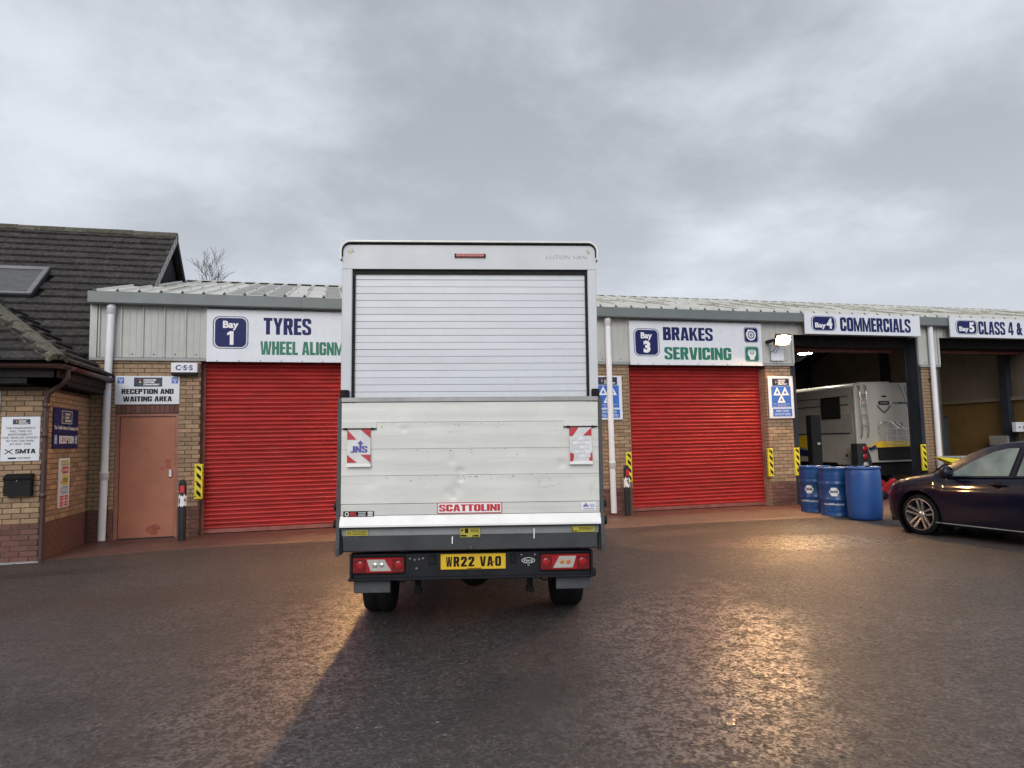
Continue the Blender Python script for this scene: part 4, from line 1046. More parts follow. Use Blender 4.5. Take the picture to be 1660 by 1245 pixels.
def flood(x, y, z, lab, rz):
    t = thing('floodlight', lab, 'lamp', (x, y, z), rz, 'lit floodlights on the garage front')
    tilt = math.radians(28)
    h = bpy.data.objects.new('head', MB().box(-.175, .175, .0, .055, -.125, .125, .01).mesh('head', M['dgrey'])); COL.objects.link(h); h.parent = t; h.rotation_euler = (tilt, 0, 0)
    MB().box(-.158, .158, -.004, -.001, -.108, .108).build('lens', lens, h)
    b = MB(); b.tube([(-.19, .03, 0), (-.19, .20, .0), (-.16, .31, .0)], .014, 8).box(-.24, -.16, .03, .33, -.03, .03, .006); b.build('bracket', M['blk'], t)
    b = MB(); b.tube([(-.1, .05, -.1), (-.13, .16, -.2), (-.15, .29, -.22)], .006, 6).tube([(-.06, .05, -.1), (-.06, .2, -.24), (-.1, .29, -.2)], .006, 6); b.build('cable', M['blk'], t)
flood(9.21, 12.31, 3.51, 'lit floodlight on the cladding beside the BRAKES sign', math.radians(-8))
flood(1.34, 12.31, 3.51, 'lit floodlight on the garage front hidden behind the box truck', math.radians(4))
t = thing('bay_lamp', 'round ceiling lamp lit inside the motorhome bay', 'lamp', (12.65, 16.0, 3.75))
MB().lathe([(.20, 0), (.19, .05), (.09, .09), (.08, .2), (0, .21)], 20).tube([(0, 0, .2), (0, 0, .9)], .008, 6).build('shade', M['dgrey'], t)
il = bpy.data.materials.new('lit_bay_lamp'); il.use_nodes = True; _b = il.node_tree.nodes['Principled BSDF']; _b.inputs['Emission Color'].default_value = (1, .93, .8, 1); _b.inputs['Emission Strength'].default_value = 120
MB().lathe([(0, -.012), (.17, -.012), (.18, 0)], 20).build('diffuser', il, t)
# ------------------------------------------------------------------ the box truck
M['vwhite'] = pm('white_box_panel', (0.56, 0.58, 0.61), 0.38, var=0.03, ns=2, dirt=[((0.50, 0.46, 0.38), 2.2, 0.62, 0.8, 0.35), ((0.42, 0.42, 0.42), 14, 0.68, 0.8, 0.3)], spec=0.4)
M['slat'] = pm('white_door_lath', (0.60, 0.63, 0.67), 0.3, var=0.025, ns=3, rnd=0.025, dirt=((0.50, 0.49, 0.46), 9, 0.66, 0.8, 0.35), spec=0.45)
M['alu'] = pm('brushed_platform_aluminium', (0.62, 0.62, 0.595), 0.42, metal=0.15, var=0.05, ns=2.5, rnd=0.04, dirt=[((0.34, 0.33, 0.30), 5.0, 0.6, 0.8, 0.35), ((0.10, 0.095, 0.09), 60, 0.70, 0.78, 0.7)], streak=((0.45, 0.45, 0.43), 3.0, 0.5, 0.75, 0.4, (0.6, 6, 9)))
M['aluw'] = pm('bright_platform_edge', (0.78, 0.78, 0.77), 0.4, var=0.04, ns=5, dirt=((0.4, 0.4, 0.39), 24, 0.67, 0.78, 0.5))
M['alud'] = pm('dull_alloy_lip', (0.30, 0.305, 0.30), 0.45, metal=0.4, var=0.12, ns=6, dirt=((0.14, 0.14, 0.14), 30, 0.6, 0.75, 0.5))
M['ltgrey'] = pm('grey_lift_frame', (0.21, 0.22, 0.225), 0.5, var=0.1, ns=5, dirt=((0.12, 0.12, 0.12), 7, 0.55, 0.75, 0.5))
M['dkgrey'] = pm('dark_lift_frame', (0.058, 0.063, 0.068), 0.5, spec=0.35, var=0.15, ns=5, dirt=[((0.14, 0.14, 0.14), 9, 0.62, 0.75, 0.5), ((0.30, 0.30, 0.30), 45, 0.72, 0.78, 0.6)])
M['navybar'] = pm('black_bumper_bar', (0.006, 0.007, 0.011), 0.45, spec=0.3, var=0.3, ns=8, dirt=((0.03, 0.03, 0.03), 14, 0.62, 0.75, 0.5))
M['tyre'] = pm('tyre_rubber', (0.008, 0.008, 0.008), 0.8, spec=0.2, var=0.25, ns=14, bump=0.3, bs=60)
M['under'] = pm('grimy_underbody', (0.008, 0.008, 0.008), 0.85, spec=0.2, var=0.3, ns=8)
def lampmat(n, c, rough=0.12):
    return pm(n, c, rough, var=0.08, ns=30, spec=0.35, coat=0.12)
M['redlens'] = lampmat('red_lamp_lens', (0.30, 0.010, 0.013))
M['dredlens'] = lampmat('deep_red_lamp_lens', (0.13, 0.006, 0.008))
M['clens'] = lampmat('clear_lamp_lens', (0.40, 0.38, 0.35))
M['amber'] = lampmat('amber_bulb', (0.45, 0.16, 0.04))
M['plate'] = pm('yellow_number_plate', (0.66, 0.42, 0.012), 0.4, var=0.05)
M['warny'] = pm('faded_yellow_sticker', (0.40, 0.35, 0.04), 0.5, var=0.12, ns=10)
M['flagw'] = pm('grubby_white_flag', (0.60, 0.60, 0.60), 0.55, var=0.08, ns=9, dirt=((0.35, 0.34, 0.33), 16, 0.58, 0.74, 0.6))
M['flagr'] = pm('red_flag_stripe', (0.46, 0.02, 0.035), 0.5, var=0.1, ns=12)
M['blueink'] = pm('blue_ink_print', (0.05, 0.05, 0.30), 0.5, var=0.1)

HD, RL = math.radians(11.8), 0.0125
VF = Vector((math.sin(HD), math.cos(HD), 0)); VT0 = Vector((math.cos(HD), -math.sin(HD), 0))
VT = VT0 * math.cos(RL) - Vector((0, 0, 1)) * math.sin(RL); VZ = VT.cross(VF)
VM = Matrix(((VT.x, VF.x, VZ.x), (VT.y, VF.y, VZ.y), (VT.z, VF.z, VZ.z)))
van = thing('box_truck', 'white box truck with tail lift folded up, parked facing the middle bay', 'truck', (1.017, 5.128, 0))
van.rotation_euler = VM.to_euler()
CX = -0.017
# body
HW = 1.022
top = 3.10
sec = [(CX - HW, 0.80), (CX + HW, 0.80), (CX + HW, top - .07)] + [(CX + HW - .07 + .07 * math.cos(a), top - .07 + .07 * math.sin(a)) for a in np.linspace(.3, PI / 2, 5)] + [(CX - HW + .07 - .07 * math.cos(a), top - .07 + .07 * math.sin(a)) for a in np.linspace(PI / 2, .3, 5)] + [(CX - HW, top - .07)]
MB().prism(sec, 0.36, 4.25, 'y').build('cargo_box', M['vwhite'], van)
b = MB()
b.box(CX - HW, -.958, .155, .36, .80, 2.89, .006).box(.934, CX + HW, .155, .36, .80, 2.89, .006)
hdr = [(CX - HW, 2.89), (CX + HW, 2.89), (CX + HW, 3.03)] + [(CX + HW - .055 + .055 * math.cos(a), 3.03 + .055 * math.sin(a)) for a in np.linspace(.3, PI / 2, 5)] + [(CX - HW + .055 - .055 * math.cos(a), 3.03 + .055 * math.sin(a)) for a in np.linspace(PI / 2, .3, 5)] + [(CX - HW, 3.03)]
b.prism(hdr, .155, .36, 'y')
fr = b.build('rear_frame', M['vwhite'], van)
# aluminium roof rim with a dark gasket line
def arch(r, zt, hw, zb): return [(CX - hw, zb)] + [(CX - hw + r - r * math.cos(a), zt - r + r * math.sin(a)) for a in np.linspace(0, PI / 2, 7)] + [(CX + hw - r + r * math.sin(a), zt - r + r * math.cos(a)) for a in np.linspace(0, PI / 2, 7)] + [(CX + hw, zb)]
o_ = arch(.08, 3.116, 1.035, 2.96); i_ = arch(.07, 3.103, 1.023, 2.96); n = len(o_)
b = MB(); V = []
for y in (.125, .40): V += [(p[0], y, p[1]) for p in o_] + [(p[0], y, p[1]) for p in i_]
F = []
for k in range(n - 1): F += [(k, k + 1, n + k + 1, n + k), (2 * n + k + 1, 2 * n + k, 3 * n + k, 3 * n + k + 1), (k + 1, k, 2 * n + k, 2 * n + k + 1), (n + k, n + k + 1, 3 * n + k + 1, 3 * n + k)]
b.add(V, F); b.build('roof_rim', M['alu'], van)
b = MB(); g1 = arch(.068, 3.1025, 1.022, 2.99); g2 = arch(.062, 3.093, 1.014, 2.99)
b.add([(p[0], .150, p[1]) for p in g1] + [(p[0], .150, p[1]) for p in g2], [(k, k + 1, n + k + 1, n + k) for k in range(n - 1)]); b.build('gasket', M['blackp'], van)
for sx, w_ in ((-.97, .035), (.94, .02)):
    MB().flat([(sx + (p[0] - sx) * random.uniform(.35, 1.0), 3.035 + (p[1] - 3.035) * random.uniform(.3, 1.0)) for p in circ(sx, 3.035, w_, .028, 14)], .1535).build('stain', M['warny'] if False else pm('old_glue_mark', (0.50, 0.45, 0.34), 0.8, var=0.4, ns=30), fr)
b = MB().box(-.135, .098, .135, .156, 2.985, 3.012, .004); bl = b.build('brake_light', M['redlens'], van)
MB().box(-.143, -.128, .134, .156, 2.983, 3.014, .004).box(.091, .106, .134, .156, 2.983, 3.014, .004).build('end_cap', M['blackp'], bl)
MB().text('LUTON VAN', .595, .935, 2.975, 3.005, .1535, -0.012, 0.3).build('lettering', M['trim'], van)
# roller door
rd = bpy.data.objects.new('roller_door', None); COL.objects.link(rd); rd.parent = van
sp = 0.0567
sl = MB().prism([(.0, .0008), (-.006, .0012), (-.0075, .003), (-.0075, sp - .003), (-.006, sp - .0012), (.0, sp - .0008)], -.938, .915, 'x').mesh('slat', M['slat'])
for k in range(19):
    put('slat', sl, rd, (0, .205 + random.uniform(-.0012, .0012), 1.790 + k * sp), (random.uniform(-.01, .01), random.uniform(-.0006, .0006), 0))
MB().box(-.958, .934, .214, .24, .85, 2.95).build('backing', M['alud'], rd)
MB().box(-.957, -.938, .175, .25, .85, 2.89).box(.915, .933, .175, .25, .85, 2.89).build('guide_channel', M['blk'], rd)
MB().box(-.938, .915, .178, .20, 2.855, 2.889).build('brush_seal', M['blk'], rd)
# tail lift platform: planks with dents
lift = bpy.data.objects.new('tail_lift', None); COL.objects.link(lift); lift.parent = van
dents = [(-.10, 1.275, .022, .010), (-.095, 1.225, .020, .010), (-.12, 1.15, .045, .005), (-.19, 1.12, .03, .004), (-.155, 1.09, .022, .006), (.68, 1.33, .028, .005), (-.52, 1.605, .02, .003), (-.78, 1.19, .03, .002), (-.16, 1.365, .03, .0025)]
X0, X1 = -.998, .968
zl = [1.042, 1.253, 1.454, 1.657, 1.806]
for k in range(4):
    a, c_ = zl[k] + .0012, zl[k + 1] - .0012
    nx, nz = 120, 14; V = []
    for j in range(nz + 1):
        for i in range(nx + 1):
            x = X0 + (X1 - X0) * i / nx; z = a + (c_ - a) * j / nz
            y = .0004 * math.sin(PI * min(1, abs(j / nz)) * 3)
            for dx, dz, r, d in dents:
                q = ((x - dx) ** 2 + (z - dz) ** 2) / (r * r)
                if q < 9: y += 1.15 * d * math.exp(-q)
            V.append((x, y, z))
    F = [(j * (nx + 1) + i, j * (nx + 1) + i + 1, (j + 1) * (nx + 1) + i + 1, (j + 1) * (nx + 1) + i) for j in range(nz) for i in range(nx)]
    b = MB().add(V, F, True).box(X0, X1, .006, .04, a, c_); b.build('plank', M['alu'], lift)
MB().box(X0, X1, 0.0, .04, .956, 1.0395, .002).build('plank', M['alu'], lift)
MB().box(X0 - .005, X1 + .005, -.004, .055, 1.810, 1.847, .005).build('top_lip', M['alud'], lift)
MB().prism([(.0, .953), (-.028, .885), (-.028, .872), (.03, .872), (.03, .953)], X0 - .004, X1 + .004, 'x').build('bottom_edge', M['aluw'], lift)
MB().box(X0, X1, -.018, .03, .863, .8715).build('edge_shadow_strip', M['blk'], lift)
b = MB()
for k in range(90):
    x = random.uniform(X0 + .3, X1 - .3); z = random.choice((1.657, 1.454, 1.253)) - abs(random.gauss(0, .03)); s = random.uniform(.001, .0028)
    b.flat(circ(x, z, s * random.uniform(1, 2.2), s, 5), -.0042)
o = b.build('scuff', M['blackp'], lift); o['kind'] = 'stuff'
b = MB()
for x, z, sx, sz in ((.50, 1.195, .006, .03), (.51, 1.165, .008, .02), (.55, 1.155, .03, .006), (.60, 1.165, .03, .005), (.655, 1.178, .025, .005), (.50, 1.225, .012, .006)):
    b.flat([(x + (q[0] - x) * random.uniform(.5, 1.2), z + (q[1] - z) * random.uniform(.5, 1.2)) for q in circ(x, z, sx, sz, 9)], -.0028)
o = b.build('smudge', pm('old_adhesive_smudge', (0.55, 0.54, 0.48), 0.6, var=0.1, ns=40), lift); o['kind'] = 'stuff'
# frames beside and below the platform
for sx, a, c_ in ((-1, -1.028, -1.001), (1, .971, .999)):
    o = MB().prism([(.00, 1.84), (.07, 1.84), (.07, .90), (.06, .66), (-.02, .66), (-.03, .72), (-.012, .95)], a, c_, 'x').build('lift_arm', M['dkgrey'], van)
    xk = a - .012 if sx < 0 else c_ + .012
    b = MB().lathe([(.022, -.012), (.026, 0), (.022, .012)], 12, (xk, .03, 1.02), 'x').lathe([(.03, -.015), (.034, 0), (.03, .015)], 12, (xk, .04, .89), 'x').box(min(xk, a), max(xk, c_), .03, .06, .95, 1.08, .004)
    b.build('pivot', M['blk'], o)
    MB().box(a - .012, c_ + .012, .03, .09, .665, .80, .006).build('foot', M['dgrey'], o)
MB().box(X0 + .01, X1 - .01, .02, .05, .80, .862, .003).build('ramp_flap', M['ltgrey'], van)
b = MB().prism([(.012, .80), (.035, .69), (.05, .68), (.30, .68), (.30, .80)], X0 + .015, X1 - .02, 'x'); b.lathe([(.016, -.012), (.012, -.018), (.0, -.02)], 12, (-.02, .035, .70), 'y'); b.build('lift_beam', M['dkgrey'], van)
b = MB()
for x, z0, z1 in ((-.165, .735, .79), (.456, .765, .84)): b.flat([(x, z0), (x + .008, z0), (x + .010, z1), (x + .001, z1)], .005)
b.build('scratch', M['white'], van)
for sx, a, c_ in ((-1, -1.033, -.968), (1, .945, 1.003)):
    b = MB().box(a, c_, .10, .155, 1.80, 1.915, .006).box(a + .02, c_ - .02, .09, .11, 1.85, 1.905, .004); b.build('buffer', M['blk'], van)
# hinge plates, warning flags
for (xa, xb, za, zb, nm) in ((-.993, -.732, 1.612, 1.663, 'L'), (.697, .962, 1.616, 1.657, 'R')):
    b = MB().box(xa, xb, -.006, .002, za, zb, .002); pl = b.build('hinge_plate', M['alu'], van)
    b = MB(); b.tube([(xa + .0, -.012, za - .004), (xb - .0, -.012, za - .004)], .005, 6)
    for x in ((-.965, -.765) if nm == 'L' else (.735, .925)): b.box(x - .012, x + .012, -.016, .0, za - .012, za + .004, .002)
    b.build('clip', M['blk'], pl)
def flag(x0, x1, z0, z1, good):
    w, h = x1 - x0, z1 - z0; m = 12
    f = lambda u, v: (x0 + w * u + .004 * (1 - v), -.013 - .010 * (1 - v) - .004 * math.sin(v * 5 + u), z0 + h * v)
    def patch(poly, mat, name, par, dy, sub=True):
        # polygon in flag units, gridded finely enough to follow the cloth
        b = MB(); b.add([tuple(Vector(f(u, v)) + Vector((0, dy, 0))) for u, v in poly], [tuple(range(len(poly)))]); return b.build(name, mat, par)
    V = [f(i / 4, j / m) for j in range(m + 1) for i in range(5)]
    fo = MB().add(V, [(j * 5 + i, j * 5 + i + 1, j * 5 + i + 6, j * 5 + i + 5) for j in range(m) for i in range(4)], True).build('warning_flag', M['flagw'], van)
    MB().box(x0 - .002, x1 + .006, -.032, -.018, z0 - .008, z0 + .014, .002).build('weight_bar', M['aluw'], fo)
    if good:
        st = [[(0, .70), (.38, .70), (0, .96)], [(.55, 1), (1, 1), (1, .72), (.92, .74)], [(.0, .08), (.40, .08), (.0, .33)], [(.0, .34), (.16, .34), (.62, .08), (.42, .08), (.0, .33)], [(.60, .30), (1, .30), (1, .08)]]
        st = [[(0, .70), (.40, .70), (0, .97)], [(.55, .985), (1, .985), (1, .74)], [(0, .30), (0, .09), (.42, .09)], [(.58, .30), (1, .30), (1, .09)]]
        for p in st: patch(p, M['flagr'], 'stripe', fo, -.003)
        def TX(s, u0, u1, v0, v1, bold):
            V, F = text_geo(s, bold, 0.0)
            return MB().add([tuple(Vector(f(u0 + (u1 - u0) * a, v0 + (v1 - v0) * c)) + Vector((0, -.004, 0))) for a, c in V], F)
        Vi, Fi = impact('JNS'); b = MB().add([tuple(Vector(f(.15 + .72 * a, .36 + .17 * c)) + Vector((0, -.004, 0))) for a, c in Vi], Fi)
        b.add([tuple(Vector(f(u, v)) + Vector((0, -.0045, 0))) for u, v in ((.52, .50), (.62, .50), (.62, .59), (.70, .59), (.57, .68), (.44, .59), (.52, .59))], [tuple(range(7))])
        b.build('lettering', M['blueink'], fo)
    else:
        for p in ([(0, .75), (.14, .75), (.42, .985), (0, .985)], [(.62, .76), (1, .76), (1, .98)], [(.0, .06), (.12, .05), (.18, .24), (.06, .30), (0, .27)], [(.86, .07), (1, .07), (1, .30), (.90, .26), (.84, .16)]):
            patch(p, M['flagr'], 'stripe', fo, -.003)
        for k in range(5):
            for j in range(3):
                u, v = .12 + j * .27 + random.uniform(0, .05), .15 + k * .12
                patch([(u, v), (u + .2, v + .01), (u + .22, v + .09), (u + .04, v + .10)], M['signw'] if (j + k) % 2 else M['flagw'], 'flaked_square', fo, -.0035)
flag(-.953, -.778, 1.328, 1.612, True)
flag(.740, .912, 1.330, 1.610, False)
# stickers
st = MB().flat(rrect(-.275, .218, .962, 1.046, .012), -.0045).build('maker_sticker', M['white'], van)
MB().ring(rrect(-.275, .218, .962, 1.046, .012), rrect(-.269, .212, .968, 1.040, .009), -.0055).imp('SCATTOLINI', -.260, .203, .978, 1.030, -.0055).build('lettering', M['redp'], st)
st = MB().flat([(-.977, .948), (-.748, .948), (-.748, .990), (-.977, .990)], -.0045).build('lift_sticker', M['blackp'], van)
MB().imp('DEL', -.925, -.877, .954, .984, -.0055).build('lettering', M['redp'], st)
b = MB().ring(circ(-.95, .969, .016), circ(-.95, .969, .010), -.0055)
for k in range(3): b.flat([(-.865, .955 + k * .011), (-.81, .955 + k * .011), (-.81, .959 + k * .011), (-.865, .959 + k * .011)], -.0055)
for k in range(3): b.flat([(-.795, .953 + k * .012), (-.757, .953 + k * .012), (-.757, .961 + k * .012), (-.795, .961 + k * .012)], -.0055)
b.build('print', M['white'], st)
st = MB().flat([(.826, .974), (.938, .974), (.938, 1.036), (.826, 1.036)], -.0045).build('dealer_sticker', M['white'], van)
b = MB().imp('JNS', .836, .882, .997, 1.015, -.0055).flat([(.856, 1.012), (.864, 1.012), (.864, 1.019), (.870, 1.019), (.860, 1.028), (.850, 1.019), (.856, 1.019)], -.0057)
for k in range(3): b.flat([(.89, .998 + k * .009), (.928, .998 + k * .009), (.928, 1.001 + k * .009), (.89, 1.001 + k * .009)], -.0055)
b.flat([(.84, .982), (.925, .982), (.925, .986), (.84, .986)], -.0055).build('lettering', M['blueink'], st)
for x0, x1, z0, z1 in ((-.955, -.795, .806, .846), (-.10, .05, .782, .852), (.745, .925, .808, .852)):
    st = MB().flat([(x0, z0), (x1, z0), (x1, z1), (x0, z1)], .0085).build('warning_sticker', M['warny'], van)
    b = MB()
    if x0 < -.5: b.ring(rrect(x0 + .01, x0 + .035, z0 + .01, z0 + .03, .003), rrect(x0 + .015, x0 + .03, z0 + .014, z0 + .026, .002), .0075); xs_ = x0 + .045
    elif x0 < .2:
        b.flat([(x0 + .005, z0 + .045), (x0 + .025, z0 + .045), (x0 + .015, z0 + .065)], .0075).box(x0 + .035, x0 + .06, .0074, .0078, z0 + .03, z0 + .065); b.flat([(x0 + .005, z0 + .005), (x0 + .05, z0 + .005), (x0 + .05, z0 + .016), (x0 + .005, z0 + .02)], .0075).flat([(x0 + .09, z0 + .005), (x0 + .14, z0 + .004), (x0 + .135, z0 + .018), (x0 + .09, z0 + .012)], .0075); xs_ = x0 + .075
    else: b.flat([(x0 + .004, z0 + .004), (x0 + .05, z0 + .004), (x0 + .05, z0 + .010), (x0 + .012, z0 + .012), (x0 + .012, z1 - z0 + z0 - .004), (x0 + .004, z1 - .004)], .0075); xs_ = x0 + .06
    for k in range(3): b.flat([(xs_, z1 - .012 - k * .010), (x1 - .01, z1 - .012 - k * .010), (x1 - .01, z1 - .008 - k * .010), (xs_, z1 - .008 - k * .010)], .0075)
    b.build('print', M['soffit'], st)
# bumper bar with lamps and plate
b = MB().box(-.944, .922, .125, .21, .46, .655, .008).box(-.955, .928, .09, .20, .452, .474, .006).box(-.944, -.925, .09, .2, .47, .655, .004).box(.905, .922, .09, .2, .47, .655, .004)
b.lathe([(.0, -.03), (.018, -.026), (.021, 0), (.018, .026), (0, .03)], 12, (.932, .12, .485)); b.box(.925, .945, .10, .15, .455, .515, .006)
bar = b.build('rear_bumper', M['navybar'], van)
b = MB().box(-.345, -.29, .11, .13, .565, .635, .006).box(.285, .325, .11, .13, .565, .635, .006); b.build('bracket', M['blk'], bar)
b = MB()
for x, z in ((-.49, .61), (-.455, .60), (-.42, .605), (-.39, .61), (-.44, .535), (.37, .625), (.475, .625), (.425, .545)): b.lathe([(0, -.006), (.006, -.005), (.009, 0)], 8, (x, .124, z), 'y')
b.build('bolt', M['ltgrey'], bar)
b = MB().ring(circ(.423, .582, .052, .022), circ(.423, .582, .048, .0185), .1225).text('Ford', .388, .458, .571, .594, .1225, 0.0, 0.2); b.build('badge', M['white'], bar)
def tail_lamp(x0, x1, z0, z1, flip):
    l = bpy.data.objects.new('tail_lamp', None); COL.objects.link(l); l.parent = van
    l.location = ((x0 + x1) / 2, .125, (z0 + z1) / 2); hw, hh = (x1 - x0) / 2, (z1 - z0) / 2; s = -1 if flip else 1
    MB().box(-hw - .012, hw + .012, -.02, .0, -hh - .014, hh + .010, .004).build('housing', M['blackp'], l)
    MB().box(-hw, hw, -.036, -.018, -hh, hh, .006).build('lens', M['redlens'], l)
    q = lambda P: [(s * a * hw, c * hh) for a, c in P][::s]
    para = q([(-.30, -.72), (.52, -.72), (.25, .80), (-.45, .80)]) if s > 0 else q([(-.30, -.72), (.52, -.72), (.25, .80), (-.45, .80)])
    MB().prism([(p[0], p[1]) for p in para], -.0385, -.035, 'y').build('clear_panel', M['clens'], l)
    b = MB()
    for a, c, r in ((-.12, .05, .019), (.14, .05, .017)):
        b.lathe([(r, -.0395), (r * .8, -.042), (0, -.0405)], 14, (s * a * hw, 0, c * hh), 'y')
    b.build('bulb', M['chrome'] if not flip else M['amber'], l)
    for a in (-.72, .80):
        xa = s * a * hw
        MB().prism([(xa - .045, -hh * .86), (xa + .045, -hh * .86), (xa + .045, hh * .86), (xa - .045, hh * .86)], -.0378, -.035, 'y').build('lens_panel', M['dredlens'], l)
        MB().lathe([(.030, -.0385), (.022, -.043), (0, -.0395)], 16, (xa, 0, .05 * hh), 'y').build('reflector', M['redlens'], l)
    b = MB()
    for k in range(6): b.flat([(s * -.92 * hw, -hh * .9 + k * .008), (s * -.56 * hw, -hh * .9 + k * .008), (s * -.56 * hw, -hh * .9 + k * .008 + .002), (s * -.92 * hw, -hh * .9 + k * .008 + .002)][::s], -.0372)
    b.build('lens_rib', M['dredlens'], l)
    return l
tail_lamp(-.918, -.537, .512, .625, False)
tail_lamp(.523, .893, .512, .628, True)
pl = MB().box(-.254, .247, .105, .122, .525, .642, .003).build('number_plate', M['plate'], van)
b = MB()
for ch, xa in (('W', -.212), ('R', -.155), ('2', -.098), ('2', -.041), ('V', .048), ('A', .103), ('O', .165)): b.imp(ch, xa, xa + .046, .547, .622, .1035)
b.flat(circ(.153, .578, .006, n=10), .1035); b.build('lettering', M['blackp'], pl)
MB().flat([(-.05, .530), (.06, .530), (.06, .535), (-.05, .535)], .1035).build('print', M['soffit'], pl)
# mud flaps, wheels, chassis
for x0, x1, z0, z1 in ((-.922, -.643, .350, .455), (.641, .913, .352, .455)):
    MB().box(x0, x1, .158, .17, z0, z1, .004).build('mud_flap', M['dkgrey'], van)
def wheel(par, x, y, z, r, w, rim='dgrey', name='wheel'):
    t = bpy.data.objects.new(name, None); COL.objects.link(t); t.parent = par; t.location = (x, y, z)
    h = w / 2
    MB().lathe([(r * .62, -h * .8), (r * .72, -h), (r * .93, -h * .96), (r * .985, -h * .78), (r, -h * .6), (r, -h * .1), (r * .985, -h * .08), (r * .985, h * .08), (r, h * .1), (r, h * .6), (r * .985, h * .78), (r * .93, h * .96), (r * .72, h), (r * .62, h * .8)], 40, axis='x', caps=False).build('tyre', M['tyre'], t)
    MB().lathe([(0, -h * .5), (r * .2, -h * .62), (r * .25, -h * .3), (r * .55, -h * .2), (r * .63, -h * .85), (r * .63, h * .85), (r * .55, h * .2), (r * .25, h * .3), (r * .2, h * .62), (0, h * .5)], 28, axis='x').build('rim', M[rim], t)
    return t
for x, zz in ((-.842, -.0106), (.834, .0101)):
    wheel(van, x, 1.15, .335 + zz, .335, .27)
for x, zz in ((-.88, -.0106), (.86, .0101)):
    wheel(van, x, 4.75, .335 + zz, .335, .22)
b = MB()
for x in (-.43, .40): b.box(x - .04, x + .04, .22, 5.4, .50, .66)
b.box(-.99, .96, .30, 4.25, .70, .80); b.tube([(-.84, 1.15, .335), (.83, 1.15, .335)], .05, 10); b.lathe([(.0, -.16), (.12, -.12), (.16, 0), (.12, .12), (0, .16)], 14, (0, 1.15, .34), 'y')
b.tube([(-.7, .9, .55), (-.45, .5, .52), (.5, .45, .52), (.72, .9, .56)], .018, 6)
b.box(-.9, -.6, .75, 1.55, .69, .75).box(.58, .9, .75, 1.55, .69, .75).box(-.25, .3, 1.9, 3.4, .34, .62, .03).tube([(.3, .6, .42), (.35, 2.4, .40), (.3, 3.6, .42)], .05, 10)
b.build('chassis', M['under'], van)
for x in (-.442, .447):
    b = MB().box(x - .022, x + .022, .28, .34, .34, .50).box(x - .03, x + .03, .27, .35, .312, .345, .006); b.build('tow_bracket', M['under'], van)
b = MB().tube([(-.62, .2, .46), (-.60, .2, .425), (-.54, .2, .42), (-.51, .2, .46)], .006, 6).tube([(.50, .2, .46), (.53, .2, .42), (.60, .2, .415), (.62, .2, .46)], .006, 6); b.build('cable', M['blk'], van)
# cab (faces the building)
cab = MB(); cs_ = [(4.25, .45), (6.05, .45), (6.12, .75), (6.0, 1.12), (5.35, 1.28), (4.85, 2.05), (4.55, 2.2), (4.25, 2.2)]
cab.prism(cs_, CX - .9, CX + .9, 'x'); cab.prism([(4.2, 2.25), (5.3, 2.35), (5.15, 2.75), (4.6, 3.08), (4.2, 3.1)], CX - .98, CX + .98, 'x')
cb = cab.build('cab', M['vwhite'], van)
MB().add([(CX - .8, 5.325, 1.33), (CX + .8, 5.325, 1.33), (CX + .72, 4.895, 2.02), (CX - .72, 4.895, 2.02)], [(0, 1, 2, 3)]).build('windscreen', M['blackp'], cb)
for s in (-1, 1):
    MB().prism([(4.4, 1.3), (5.25, 1.3), (4.85, 2.0), (4.4, 2.0)], CX + s * .903, CX + s * .907, 'x').build('side_window', M['blackp'], cb)
    MB().box(CX + s * 1.08 - .09, CX + s * 1.08 + .09, 5.0, 5.1, 1.35, 1.75, .02).build('door_mirror', M['blk'], cb)
# ------------------------------------------------------------------ parked hatchback on the right
def paint():
    m = pm('dark_plum_car_paint', (0.004, 0.005, 0.018), 0.35, var=0.05, ns=3, spec=0.1, coat=0.6)
    return m
M['paint'] = paint()
M['mist'] = pm('misted_car_glass', (0.17, 0.215, 0.195), 0.13, var=0.35, ns=2.2, spec=0.8, coat=0.5)
M['dglass'] = pm('dark_car_glass', (0.012, 0.014, 0.014), 0.06, var=0.2, ns=3, spec=0.8)
M['alloy'] = pm('machined_alloy', (0.58, 0.57, 0.56), 0.3, metal=0.85, var=0.05, ns=10)
M['alloyd'] = pm('dark_alloy_barrel', (0.03, 0.03, 0.032), 0.4, metal=0.5, var=0.1)
car = thing('parked_car', 'dark plum hatchback with misted windows parked nose in at right edge', 'car', (8.345, 8.274, 0), math.radians(5.5))
xc, WB, WZ, WR = 0.85, -2.50, 0.295, 0.295
YF = 0.80; YT = -3.28
def pl_(y, pts):
    return float(np.interp(y, [p[0] for p in pts][::-1], [p[1] for p in pts][::-1]))
TOPC = [(.80, .46), (.77, .57), (.70, .645), (.60, .70), (.5, .735), (.34, .79), (.19, .832), (-.04, .878), (-.25, .915), (-.40, .865), (-1.38, .905), (-2.4, .945), (-2.9, .95), (-3.15, .90), (-3.28, .60)]
def hw(y):
    if y > .20: return .875 * max(0.0, 1 - ((y - .20) / .605) ** 2.5) ** (1 / 2.5)
    if y < -2.75: return .875 * max(0.0, 1 - ((-2.75 - y) / .56) ** 2.6) ** (1 / 2.6)
    return .875 - .02 * max(0, (-1.25 - y)) / 2
ys = np.concatenate([np.linspace(YF - .001, .5, 16), np.linspace(.48, -.48, 49), np.linspace(-.53, -1.98, 30), np.linspace(-2.02, -2.98, 49), np.linspace(-3.0, YT + .002, 10)])
q_ = [0, .04, .10, .17, .24, .31, .38, .45, .52, .59, .66, .715, .74, .80, .86, .92, .965, 1.0]
m_ = [.93, .962, .975, .985, .992, .996, 1., 1., 1., 1., .998, .997, .988, .978, .965, .945, .915, .875]
rowsL = len(q_)
V = []; tot = 2 * rowsL + 3
